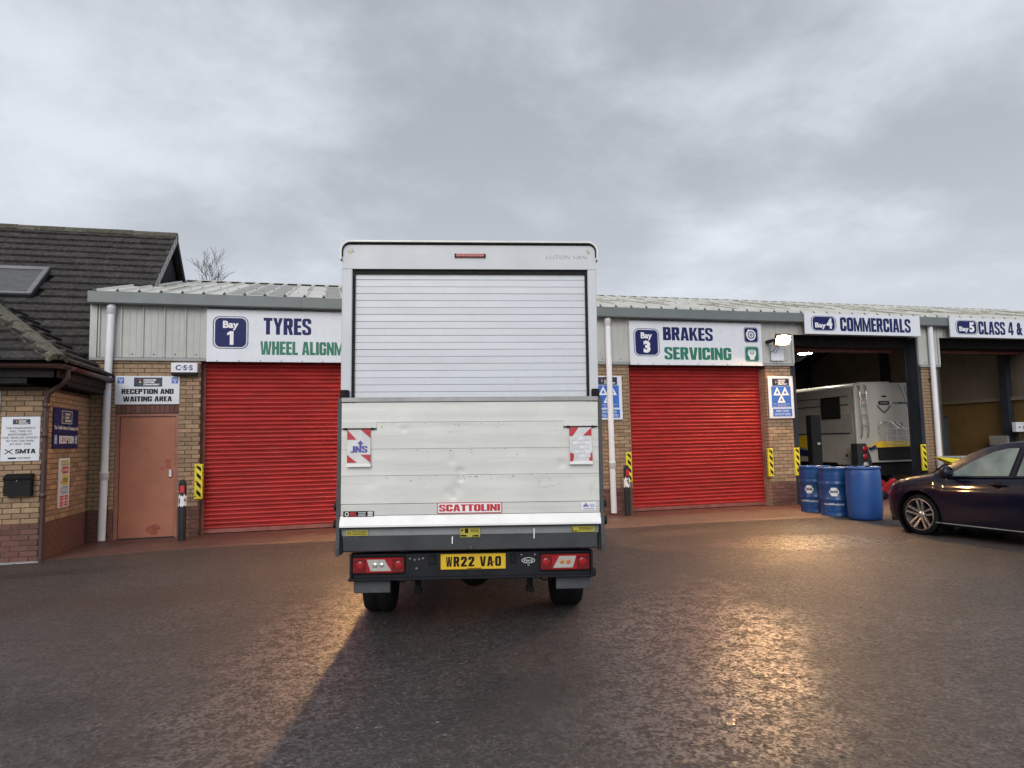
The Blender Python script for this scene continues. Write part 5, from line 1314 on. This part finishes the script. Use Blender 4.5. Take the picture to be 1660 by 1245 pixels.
for y in ys:
    zt = pl_(y, TOPC); zb = .165 if -2.9 < y < .4 else .165 + .10 * min(1, (abs(y - .4) if y > .4 else abs(y + 2.9)) / .4); w = hw(y)
    side = [(m * w, zb + (zt - zb) * q) for q, m in zip(q_, m_)]
    crown = .03 if y > -.3 else .0
    V += [(xc - a, y, z) for a, z in side] + [(xc - w * .5, y, zt + crown * .8), (xc, y, zt + crown), (xc + w * .5, y, zt + crown * .8)] + [(xc + a, y, z) for a, z in side[::-1]]
F = []; drop = set()
Vn = [list(v) for v in V]; AR = .352
def inarch(v):
    for cy in (0.0, WB):
        d = math.hypot(v[1] - cy, v[2] - WZ)
        if d < AR and v[2] < .75: return cy, d
    return None
sidecols = set(range(rowsL)) | set(range(tot - rowsL, tot))
for i in range(len(ys) - 1):
    for k in range(tot - 1):
        a = [i * tot + k, i * tot + k + 1, (i + 1) * tot + k + 1, (i + 1) * tot + k]
        if k in sidecols and (k + 1) in sidecols and all(inarch(V[j]) for j in a): continue
        F.append(a)
for f in F:
    for j in f:
        if j % tot in sidecols:
            h = inarch(V[j])
            if h and h[1] > 1e-4:
                Vn[j][1] = h[0] + (V[j][1] - h[0]) * AR / h[1]; Vn[j][2] = max(.13, WZ + (V[j][2] - WZ) * AR / h[1])
b = MB().add(Vn, F, True)
b.add(Vn[:tot], [tuple(range(tot))[::-1]]).add(Vn[-tot:], [tuple(range(tot))])
body = b.build('body', M['paint'], car)
# greenhouse
ROOF = [(-.28, .925), (-.413, 1.0), (-.645, 1.146), (-.904, 1.258), (-1.135, 1.315), (-1.341, 1.337), (-1.8, 1.345), (-2.4, 1.315), (-2.8, 1.245), (-3.0, 1.15), (-3.14, .93)]
def xs_l(z): return xc - .875 + .062 + .36 * (z - .88)
b = MB(); n = 30
gy = list(np.linspace(-.28, -3.14, n)); V = []
for y in gy:
    ze = pl_(y, ROOF); z0 = min(pl_(y, TOPC) - .02, ze)
    L_ = [(xs_l(z0), z0), (xs_l(ze), ze), (xs_l(ze) + .06, ze + .016), (xc - .3, ze + .036), (xc, ze + .042)]
    V += [(x, y, z) for x, z in L_] + [(2 * xc - x, y, z) for x, z in L_[-2::-1]]
F = [(i * 9 + k, i * 9 + k + 1, (i + 1) * 9 + k + 1, (i + 1) * 9 + k) for i in range(n - 1) for k in range(8)]
b.add(V, F, True); b.build('roof', M['paint'], car)
def sideglass(poly, mat, name, dx=.004):
    for s in (-1, 1):
        P = [(xs_l(z) - dx if s < 0 else 2 * xc - xs_l(z) + dx, y, z) for y, z in poly]
        MB().add(P, [tuple(range(len(P)))]).build(name, M[mat], car)
def grow(poly, d):
    cx = sum(p[0] for p in poly) / len(poly); cz = sum(p[1] for p in poly) / len(poly)
    return [(cx + (y - cx) * (1 + d), cz + (z - cz) * (1 + d)) for y, z in poly]
FW = [(-.44, .872), (-1.30, .905), (-1.385, 1.268), (-1.24, 1.262), (-1.06, 1.216), (-.80, 1.094), (-.62, .985), (-.50, .905)]
RWi = [(-1.40, .91), (-2.38, .945), (-2.62, 1.04), (-2.5, 1.2), (-2.1, 1.262), (-1.48, 1.278)]
sideglass(grow(FW, .05), 'blackp', 'window_seal', .002); sideglass(grow(RWi, .05), 'blackp', 'window_seal', .002)
sideglass(FW, 'mist', 'side_window', .005); sideglass(RWi, 'mist', 'side_window', .005)
ws = [(-.30, .935, .70), (-.62, 1.13, .66), (-.95, 1.292, .60)]
V = []
for y, z, w in ws: V += [(xc + w * u, y, z + .018 * (1 - u * u) + .012) for u in (-1, -.5, 0, .5, 1)]
MB().add(V, [(i * 5 + k, i * 5 + k + 1, (i + 1) * 5 + k + 1, (i + 1) * 5 + k) for i in range(2) for k in range(4)], True).build('windscreen', M['dglass'], car)
# door shut lines, crease, sill strip, trim
def on_side(poly, dx, name, mat):
    """thin strip on the left body side given as (y,z) points and a width."""
    b = MB(); P = [Vector((xc - hw(y) * float(np.interp((z - .165) / max(.1, pl_(y, TOPC) - .165), q_, m_)) - dx, y, z)) for y, z in poly]
    return b, P
def seam(poly, w=.006, mat='blackp', name='door_seam', dx=.002):
    b, P = on_side(poly, dx, name, mat); V = []
    for i, p in enumerate(P):
        a = P[min(i + 1, len(P) - 1)] - P[max(i - 1, 0)]; d = Vector((0, -a.z, a.y)).normalized() * w / 2
        V += [p + d, p - d]
    b.add(V, [(2 * i, 2 * i + 1, 2 * i + 3, 2 * i + 2) for i in range(len(P) - 1)]); return b.build(name, M[mat], car)
seam([(-.38, .865), (-.335, .80), (-.315, .70), (-.30, .60), (-.29, .5), (-.275, .35), (-.262, .235)])
seam([(-1.345, .90), (-1.325, .80), (-1.31, .72), (-1.315, .5), (-1.32, .3), (-1.325, .235)])
seam([(-.262, .237), (-.6, .237), (-1.0, .237), (-1.6, .237), (-2.1, .24)], .005)
seam([(-.25, .208), (-.7, .208), (-1.2, .208), (-1.7, .208), (-2.15, .208)], .012, 'trim', 'sill_trim', .004)
seam([(-.44, .862), (-.8, .876), (-1.38, .902), (-2.0, .928)], .008, 'trim', 'belt_trim', .004)
seam([(-.175, .697), (-.24, .700), (-.30, .702)], .012, 'chrome', 'badge', .004)
seam([(.27, .80), (.1, .843), (-.1, .873), (-.3, .893)], .005)
b = MB().tube([(xc - .878, -1.085, .785), (xc - .90, -1.12, .792), (xc - .90, -1.24, .795), (xc - .878, -1.285, .79)], [.014, .018, .018, .013], 8); b.lathe([(0, -.004), (.045, -.002), (.05, .006)], 16, (xc - .868, -1.18, .79), 'x'); b.build('door_handle', M['blk'], car)
for s in (-1, 1):
    b = MB(); xm = xc + s * .985
    b.tube([(xc + s * .83, -.52, .90), (xc + s * .90, -.53, .905), (xm, -.55, .925)], [.03, .035, .04], 8)
    b.lathe([(0, .075), (.06, .06), (.085, .015), (.088, -.03), (.08, -.055), (0, -.055)], 16, (xm, -.565, .935), 'y'); mo = b.build('door_mirror', M['paint'], car); mo.scale = (1, 1, 1)
# lamps and bumper details
for s in (-1, 1):
    P = []
    for y, z in ((.42, .735), (.50, .715), (.60, .66), (.665, .60), (.655, .565), (.58, .565), (.50, .60), (.43, .69)):
        P.append((xc + s * (hw(y) * float(np.interp((z - .2) / max(.1, pl_(y, TOPC) - .2), q_, m_)) + .006), y + .004, z))
    MB().add(P, [tuple(range(8))]).build('headlight', M['clens'], car)
MB().box(xc - .42, xc + .42, .74, .80, .25, .34, .01).build('grille', M['blk'], car)
for s in (-1, 1):                                         # tyre wells
    for cy in (0.0, WB):
        MB().lathe([(AR + .004, -.30), (AR + .004, .005)], 40, (xc + s * .56 + (0 if s < 0 else 0), cy, WZ), 'x', caps=False).build('arch_liner', M['blackp'], car)
def alloy(x, y, s):
    t = bpy.data.objects.new('wheel', None); COL.objects.link(t); t.parent = car; t.location = (x, y, WZ)
    r, h = WR, .10
    MB().lathe([(r * .76, -h), (r * .93, -h * .98), (r * .985, -h * .75), (r, -h * .5), (r, h * .5), (r * .985, h * .75), (r * .93, h * .98), (r * .76, h)], 48, axis='x', caps=False).build('tyre', M['tyre'], t)
    MB().lathe([(r * .78, s * h * 1.0), (r * .745, s * h * 1.03), (r * .72, s * h * .95), (r * .70, -s * h * .8), (.0, -s * h * .8)], 48, axis='x', caps=False).build('rim_barrel', M['alloyd'], t)
    b = MB(); b.lathe([(r * .785, s * h * .98), (r * .765, s * h * 1.05), (r * .735, s * h * 1.0)], 48, axis='x', caps=False)
    b.lathe([(.05, s * .02), (.055, s * .06), (.045, s * .072), (0, s * .075)], 20, axis='x', caps=False)
    for k in range(5):
        a0 = 2 * PI * k / 5 + .35
        for da in (-.19, .19):
            A = a0 + da; pts = []
            p0 = (.04 * math.cos(a0 + da * 3.2), .04 * math.sin(a0 + da * 3.2)); p1 = (r * .75 * math.cos(A), r * .75 * math.sin(A))
            d = Vector((p1[0] - p0[0], p1[1] - p0[1])).normalized(); nrm = Vector((-d.y, d.x)); V = []
            for (pp, wd, xx) in ((p0, .013, .062), (((p0[0] + p1[0]) / 2, (p0[1] + p1[1]) / 2), .0115, .082), (p1, .015, .098)):
                for sg, xo in ((-1, 0), (1, 0), (1.15, -.03), (-1.15, -.03)): V.append((s * (xx + xo), pp[0] + nrm.x * wd * sg, pp[1] + nrm.y * wd * sg))
            b.add(V, [(i * 4 + k2, i * 4 + (k2 + 1) % 4, (i + 1) * 4 + (k2 + 1) % 4, (i + 1) * 4 + k2) for i in range(2) for k2 in range(4)])
    b.build('rim', M['alloy'], t)
    MB().lathe([(.125, -.012), (.13, 0), (.125, .012), (.0, .012)], 28, (s * .0, 0, 0), 'x').build('brake_disc', M['dgrey'], t)
for cy in (0.0, WB):
    alloy(.10, cy, -1); alloy(2 * xc - .10, cy, 1)
MB().box(xc - .70, xc + .70, -3.0, .6, .15, .30).build('underbody', M['under'], car)

# ------------------------------------------------------------------ drums
M['drum'] = pm('blue_drum_paint', (0.010, 0.065, 0.225), 0.33, var=0.1, ns=5, dirt=[((0.02, 0.04, 0.10), 4, 0.52, 0.72, 0.6), ((0.12, 0.14, 0.18), 34, 0.66, 0.74, 0.5)])
M['pdrum'] = pm('blue_drum_plastic', (0.016, 0.078, 0.285), 0.42, var=0.08, ns=4, dirt=[((0.03, 0.06, 0.15), 3, 0.52, 0.72, 0.55), ((0.10, 0.13, 0.22), 28, 0.66, 0.76, 0.5)])
def wrap(b, poly, r, z=0):
    """flat (angle*r, z) print bent round a drum facing local -y."""
    return [((r * math.sin(u / r)), -(r * math.cos(u / r)), w) for u, w in poly]
def drum(x, y, lab, rot, printed):
    t = thing('drum', lab, 'drum', (x, y, 0.004), rot, 'blue drums beside the open bay')
    R = .283; p = [(.0, .004), (R - .012, .0), (R + .004, .006), (R + .004, .022), (R, .03)]
    for zc in (.30, .59):
        p += [(R, zc - .03), (R + .011, zc - .012), (R + .012, zc), (R + .011, zc + .012), (R, zc + .03)]
    for zc in (.12, .16, .20): p += [(R, zc - .018), (R + .0045, zc), (R, zc + .018)]
    for zc in (.68, .72, .76): p += [(R, zc - .018), (R + .0045, zc), (R, zc + .018)]
    p += [(R, .855), (R + .006, .862), (R + .006, .882), (R - .002, .886), (R - .010, .870), (0, .868)]
    p = p[:1] + sorted(p[1:-4], key=lambda q: q[1]) + p[-4:]
    MB().lathe(p, 48).build('shell', M['drum'], t)
    MB().lathe([(.035, .868), (.035, .884), (.028, .888), (0, .888)], 14, (.16, -.06, 0)).lathe([(.02, .868), (.02, .88), (0, .88)], 12, (-.17, .08, 0)).build('bung', M['chrome'], t)
    R2 = R + .002
    hexa = [(.088 * math.cos(a) + 0, .445 + .088 * math.sin(a)) for a in np.linspace(0, 2 * PI, 7)[:-1]]
    hx = []
    for i in range(6):
        a, c = hexa[i], hexa[(i + 1) % 6]
        for k in range(4): hx.append((a[0] + (c[0] - a[0]) * k / 4, a[1] + (c[1] - a[1]) * k / 4))
    V = wrap(None, [(0, .445)] + hx, R2)
    lb = MB().add(V, [(0, i + 1, (i + 1) % 24 + 1) for i in range(24)]).build('maker_label', M['white'], t)
    Vt, Ft = text_geo('NAPA', .05, 0.0)
    b = MB().add(wrap(None, [(-.068 + .136 * u, .425 + .045 * w) for u, w in Vt], R2 + .0015), Ft)
    b.add(wrap(None, [(-.06, .405), (.06, .405), (.055, .412), (-.055, .412)], R2 + .0015), [(0, 1, 2, 3)]).add(wrap(None, [(-.055, .48), (.055, .48), (.06, .487), (-.06, .487)], R2 + .0015), [(0, 1, 2, 3)])
    b.build('lettering', M['navyd'], lb)
    Vt, Ft = text_geo('www.NAPA-oil.co.uk', .02, 0.0)
    MB().add(wrap(None, [(-.20 + .36 * u, .205 + .038 * w) for u, w in Vt], R2 + .004), Ft).build('lettering', M['white'], t)
drum(9.15, 11.50, 'blue steel drum nearest the brick pillar', math.radians(-62), True)
drum(9.04, 10.80, 'blue steel drum with white maker badge in the middle of three', math.radians(-47), True)
t = thing('drum', 'plain blue plastic drum nearest the dark car', 'drum', (9.05, 10.12, 0.002), 0, 'blue drums beside the open bay')
MB().lathe([(0, .004), (.24, .0), (.265, .012), (.277, .05), (.283, .15), (.287, .40), (.286, .60), (.280, .80), (.270, .86), (.262, .872), (.285, .880), (.290, .893), (.286, .915), (.262, .920), (.255, .905), (0, .902)], 48).build('shell', M['pdrum'], t)
MB().lathe([(.04, .90), (.04, .925), (.03, .93), (0, .93)], 16, (.13, .02, 0)).lathe([(.04, .90), (.04, .925), (.03, .93), (0, .93)], 16, (-.13, .02, 0)).build('bung', M['blk'], t)

# ------------------------------------------------------------------ motorhome in the open bay
M['mhw'] = pm('cream_motorhome_panel', (0.36, 0.34, 0.30), 0.45, var=0.05, ns=1.5, dirt=((0.36, 0.32, 0.27), 2.2, 0.55, 0.8, 0.4))
M['mhg'] = pm('beige_grey_band', (0.30, 0.28, 0.255), 0.4, var=0.06, ns=2)
mh = thing('motorhome', 'white motorhome with rear ladder and bike rack inside the open bay', 'motorhome', (12.42, 14.0, 0))
L0, W0, H0 = 6.2, 2.12, 2.76
sec = [(0, .78), (W0, .78)] + [(W0 - .12 + .12 * math.cos(a), H0 - .12 + .12 * math.sin(a)) for a in np.linspace(0, PI / 2, 6)] + [(.12 - .12 * math.cos(a), H0 - .12 + .12 * math.sin(a)) for a in np.linspace(PI / 2, 0, 6)]
MB().prism(sec, .05, L0, 'y').prism([(x * .955 + .05, z * .985 + .02) for x, z in sec], 0.0, .05, 'y').build('body', M['mhw'], mh)
MB().tube([(.03, .03, .80), (.03, .03, 2.58), (.06, .035, 2.68), (.15, .04, 2.735), (W0 / 2, .03, 2.75)], .04, 10).build('corner_moulding', M['mhw'], mh)
MB().box(-.008, 0, .12, L0, 1.53, 2.0).build('side_band', M['mhg'], mh)
b = MB()
for z0, z1, dz in ((2.43, 2.445, 0), (2.22, 2.24, 0), (1.50, 1.53, 0)): b.box(-.012, .0, .22, L0, z0, z1)
b.build('trim_line', M['dgrey'], mh)
b = MB().box(-.03, 0, .49, 1.19, 1.885, 2.455, .015); wf = b.build('window', M['blk'], mh)
MB().box(-.034, -.028, .53, 1.15, 1.93, 2.41).build('pane', M['dglass'], wf)
b = MB().box(-.010, 0, .25, .70, .86, 1.19, .004); hf = b.build('service_hatch', M['mhw'], mh); MB().box(-.014, -.008, .33, .40, .93, .99).build('lock', M['blk'], hf)
b = MB().box(-.015, .05, .26, .72, .72, .86, .02); b.build('skirt_panel', M['mhw'], mh)
MB().add([(-.013, 1.35, 1.28), (-.013, 1.75, 1.50), (-.013, 2.3, 1.42), (-.013, 2.3, 1.2), (-.013, 1.7, 1.10)], [(0, 1, 2, 3, 4)]).build('yellow_swoosh', M['plate'], mh)
MB().add([(-.013, 1.35, 1.25), (-.013, 1.75, 1.07), (-.013, 2.4, 1.16), (-.013, 2.5, .95), (-.013, 1.4, .9)], [(0, 1, 2, 3, 4)]).build('blue_swoosh', M['navy'], mh)
# rear wall fittings
b = MB()
for x in (.10, .29): b.tube([(x, .02, 2.70), (x, -.06, 2.66), (x - .01, -.08, 2.4), (x, -.08, 1.55), (x, -.04, 1.42), (x, .01, 1.38)], .013, 8)
for z in (2.45, 2.2, 1.95, 1.7): b.tube([(.09, -.08, z), (.30, -.08, z)], .010, 8)
b.build('ladder', M['chrome'], mh)
MB().ring(circ(.20, 2.36, .07), circ(.20, 2.36, .05), -.006).build('round_sticker', M['redp'], mh)
p = MB().flat(rrect(.69, 1.02, 2.20, 2.30, .03), -.006).build('emblem', M['blk'], mh)
b = MB().ring([(.63, 2.19), (.74, 2.07), (.855, 1.99), (.97, 2.07), (1.08, 2.19)], [(.67, 2.19), (.76, 2.10), (.855, 2.03), (.95, 2.10), (1.04, 2.19)], -.006); b.build('emblem', M['dgrey'], mh)
MB().text('LUNAR', .74, .97, 2.23, 2.275, -.008, .02).build('lettering', M['mhg'], p)
MB().text('CUMBRIA', 1.12, 1.62, 2.22, 2.275, -.006, .02, .2).build('lettering', M['steelb'], mh)
MB().box(.80, .93, -.03, 0, 2.40, 2.435, .008).build('marker_lamp', M['blk'], mh)
b = MB()
b.tube([(.61, -.06, 1.60), (.62, -.10, 1.74), (.66, -.12, 1.77), (1.22, -.12, 1.77), (1.27, -.10, 1.74), (1.28, -.06, 1.60)], .012, 8)
b.tube([(.60, -.28, 1.60), (1.62, -.28, 1.60)], .012, 8).tube([(.60, -.28, 1.42), (1.62, -.28, 1.42)], .010, 8).tube([(.60, -.28, 1.24), (1.62, -.28, 1.24)], .010, 8)
for x in (.62, .92, 1.2, 1.45, 1.6): b.tube([(x, -.28, 1.62), (x, -.28, 1.2)], .011, 8)
for x in (.62, 1.6): b.tube([(x, -.28, 1.58), (x, .0, 1.52)], .012, 8)
for x in (.9, 1.05): b.tube([(x, -.12, 1.80), (x + .1, -.2, 1.66), (x + .14, -.27, 1.6)], .014, 6)
b.build('bike_rack', M['chrome'], mh)
b = MB(); b.tube([(1.34, -.02, 2.70), (1.5, -.1, 2.1), (1.62, -.2, 1.6)], .006, 6).tube([(1.50, -.02, 2.7), (1.58, -.05, 2.2), (1.63, -.1, 1.5)], .006, 6); b.build('cable', M['blk'], mh)
b = MB().prism([(.30, 1.16), (.62, 1.30), (1.7, 1.29), (1.7, 1.17), (.62, 1.15)], -.10, .0, 'y'); b.build('yellow_panel', M['plate'], mh)
MB().prism([(.30, 1.16), (.44, 1.22), (.46, 1.15), (.34, 1.10)], -.105, -.0, 'y').build('blue_tip', M['navy'], mh)
MB().box(.58, 2.0, -.06, .0, .84, 1.14, .01).build('rear_bumper', M['blk'], mh)
b = MB().prism([(-.16, .62), (.28, .62), (.22, .95), (.10, 1.26), (-.16, 1.26)], -.16, .04, 'y'); cl_ = b.build('lamp_cluster', M['dgrey'], mh)
for z, mt in ((1.13, 'redlens'), (.94, 'redlens'), (.74, 'clens')):
    b = MB().lathe([(.075, -.165), (.072, -.172), (0, -.176)], 20, (.06, 0, z), 'y'); l_ = b.build('lamp', M[mt], cl_)
    MB().lathe([(.088, -.160), (.088, -.17), (.075, -.172)], 20, (.06, 0, z), 'y', caps=False).build('bezel', M['blk'], l_)
MB().box(.1, 2.0, .1, 6.0, .45, .78).build('chassis', M['under'], mh)
for y in (1.5, 5.2): wheel(mh, .16, y, .33, .33, .22); wheel(mh, 1.96, y, .33, .33, .22)

# ------------------------------------------------------------------ workshop things seen through the open bays
t = thing('lift_post', 'black vehicle lift post standing beside the motorhome', 'lift', (10.63, 13.3, 0.014))
MB().box(-.13, .13, -.10, .10, 0, 1.93, .02).build('post', M['blk'], t)
MB().box(-.16, .16, -.14, .14, 0, .03, .006).build('base', M['dgrey'], t); MB().box(-.02, .06, -.13, -.10, 1.25, 1.31, .006).build('button', M['chrome'], t)
t = thing('trolley_jack', 'red trolley jack on the floor between drums and dark car', 'jack', (12.35, 13.1, 0.014), .3)
M['jackred'] = pm('red_jack_paint', (0.33, 0.015, 0.02), 0.4, var=0.15, ns=6)
b = MB().prism([(-.55, .10), (.40, .10), (.45, .22), (.1, .40), (-.25, .33), (-.55, .2)], -.16, -.13, 'y').prism([(-.55, .10), (.40, .10), (.45, .22), (.1, .40), (-.25, .33), (-.55, .2)], .13, .16, 'y'); b.build('frame', M['jackred'], t)
MB().tube([(-.1, 0, .25), (.25, 0, .38)], .05, 8).lathe([(.07, .0), (.07, .05), (0, .05)], 14, (.27, 0, .38)).build('lifting_arm', M['jackred'], t)
for x in (-.45, .32):
    for y in (-.19, .19): MB().lathe([(0, -.03), (.09, -.03), (.09, .03), (0, .03)], 16, (x, y, .095), 'y').build('wheel', M['blk'], t)
MB().tube([(-.45, 0, .2), (-.8, 0, .75)], .02, 8).build('handle', M['dgrey'], t)
# low vehicle nose with yellow and blue panel
t = thing('low_vehicle', 'yellow and blue panelled low nose showing behind the dark car bonnet', 'vehicle', (12.46, 11.75, 0))
MB().prism([(.12, .16), (1.9, .16), (1.9, .80), (.62, .775), (.3, .60), (.12, .40)], 0, .5, 'y').build('body', M['blk'], t)
MB().prism([(0.0, .955), (.03, .935), (.54, .765), (.66, .905), (.05, .962)], -.03, .16, 'y').build('yellow_panel', M['yel'], t)
MB().prism([(.54, .766), (1.9, .80), (1.9, .925), (.66, .903)], -.028, .16, 'y').build('blue_panel', M['navy'], t)
MB().prism([(.06, .963), (.5, .935), (1.9, .935), (1.9, .958), (.3, .978)], -.03, .17, 'y').build('top_edge', M['trim'], t)
for x in (.55, 1.6): wheel(t, x, .1, .25, .25, .16); 
t = thing('tall_cabinet', 'tall narrow black cabinet against the ochre workshop wall', 'cabinet', (15.56, 14.5, 0.014))
MB().box(0, .24, 0, .4, .0, 1.89, .01).build('case', M['blk'], t); MB().box(.02, .22, -.006, .0, .05, 1.85).build('door', M['dgrey'], t)
t = thing('white_panel', 'pale grey panel leaning on the ochre workshop wall', 'panel', (17.0, 14.15, 0.014), -PI / 2)
MB().box(-.26, .26, .0, .06, 0, 1.35, .006).build('board', M['mhg'], t); MB().box(-.22, .22, -.006, 0, .1, 1.28).build('face', M['mhg'], t)
t = thing('control_box', 'white control box with orange lamp on a post in the far bay', 'control box', (17.62, 14.0, 0.014))
t.location = (16.9, 13.55, .014)
MB().tube([(.15, .05, 0), (.15, .05, 1.5)], .03, 8).build('post', M['dgrey'], t)
MB().box(-.02, .42, -.02, .10, 1.44, 1.69, .01).build('case', M['signw'], t)
MB().lathe([(.05, -.025), (.045, -.05), (0, -.055)], 14, (.24, 0, 1.555), 'y').build('lamp', M['amber'], t); MB().box(.05, .11, -.026, -.02, 1.55, 1.575).build('switch', M['blk'], t)

# ------------------------------------------------------------------ bare tree behind the roofs
M['bark'] = pm('grey_brown_bark', (0.12, 0.10, 0.085), 0.9, var=0.2, ns=8)
tree = thing('bare_tree', 'bare winter tree rising behind the tiled gable and metal roof', 'tree', (-4.65, 24.6, 0.35))
random.seed(21)
tr = MB(); tr.tube([(0, 0, 0), (.05, 0, 2.2), (.0, .1, 4.3), (.1, .1, 5.2)], [.17, .14, .10, .08], 10); tr.build('trunk', M['bark'], tree)
cw = MB()
def branch(p, d, length, r, depth):
    pts = [p]; rr = [r]; q = p.copy(); dd = d.copy(); n = 4
    for i in range(n):
        dd = (dd + Vector((random.gauss(0, .10), random.gauss(0, .10), random.gauss(.05, .07)))).normalized()
        q = q + dd * length / n; pts.append(q.copy()); rr.append(max(.004, r * (1 - .6 * (i + 1) / n)))
        if depth < 4 and (i > 0 or depth > 0):
            for _ in range(2 if depth < 3 else 3):
                ax = Vector((random.gauss(0, 1), random.gauss(0, 1), random.gauss(0, .6))).normalized()
                nd = (dd + ax * random.uniform(.45, .8)).normalized(); nd.z = abs(nd.z) * .8 + .15
                branch(q, nd.normalized(), length * random.uniform(.42, .62), rr[-1] * .62, depth + 1 if length > .7 else 4)
    cw.tube(pts, rr, 5 if r > .02 else 3, caps=False)
for k in range(7):
    a = 2 * PI * k / 7 + random.uniform(-.3, .3)
    branch(Vector((.05, .1, 3.6 + .25 * k)), Vector((math.cos(a) * .62, math.sin(a) * .62, .85)).normalized(), random.uniform(1.35, 1.9), .04, 1)
cw.build('crown', M['bark'], tree)
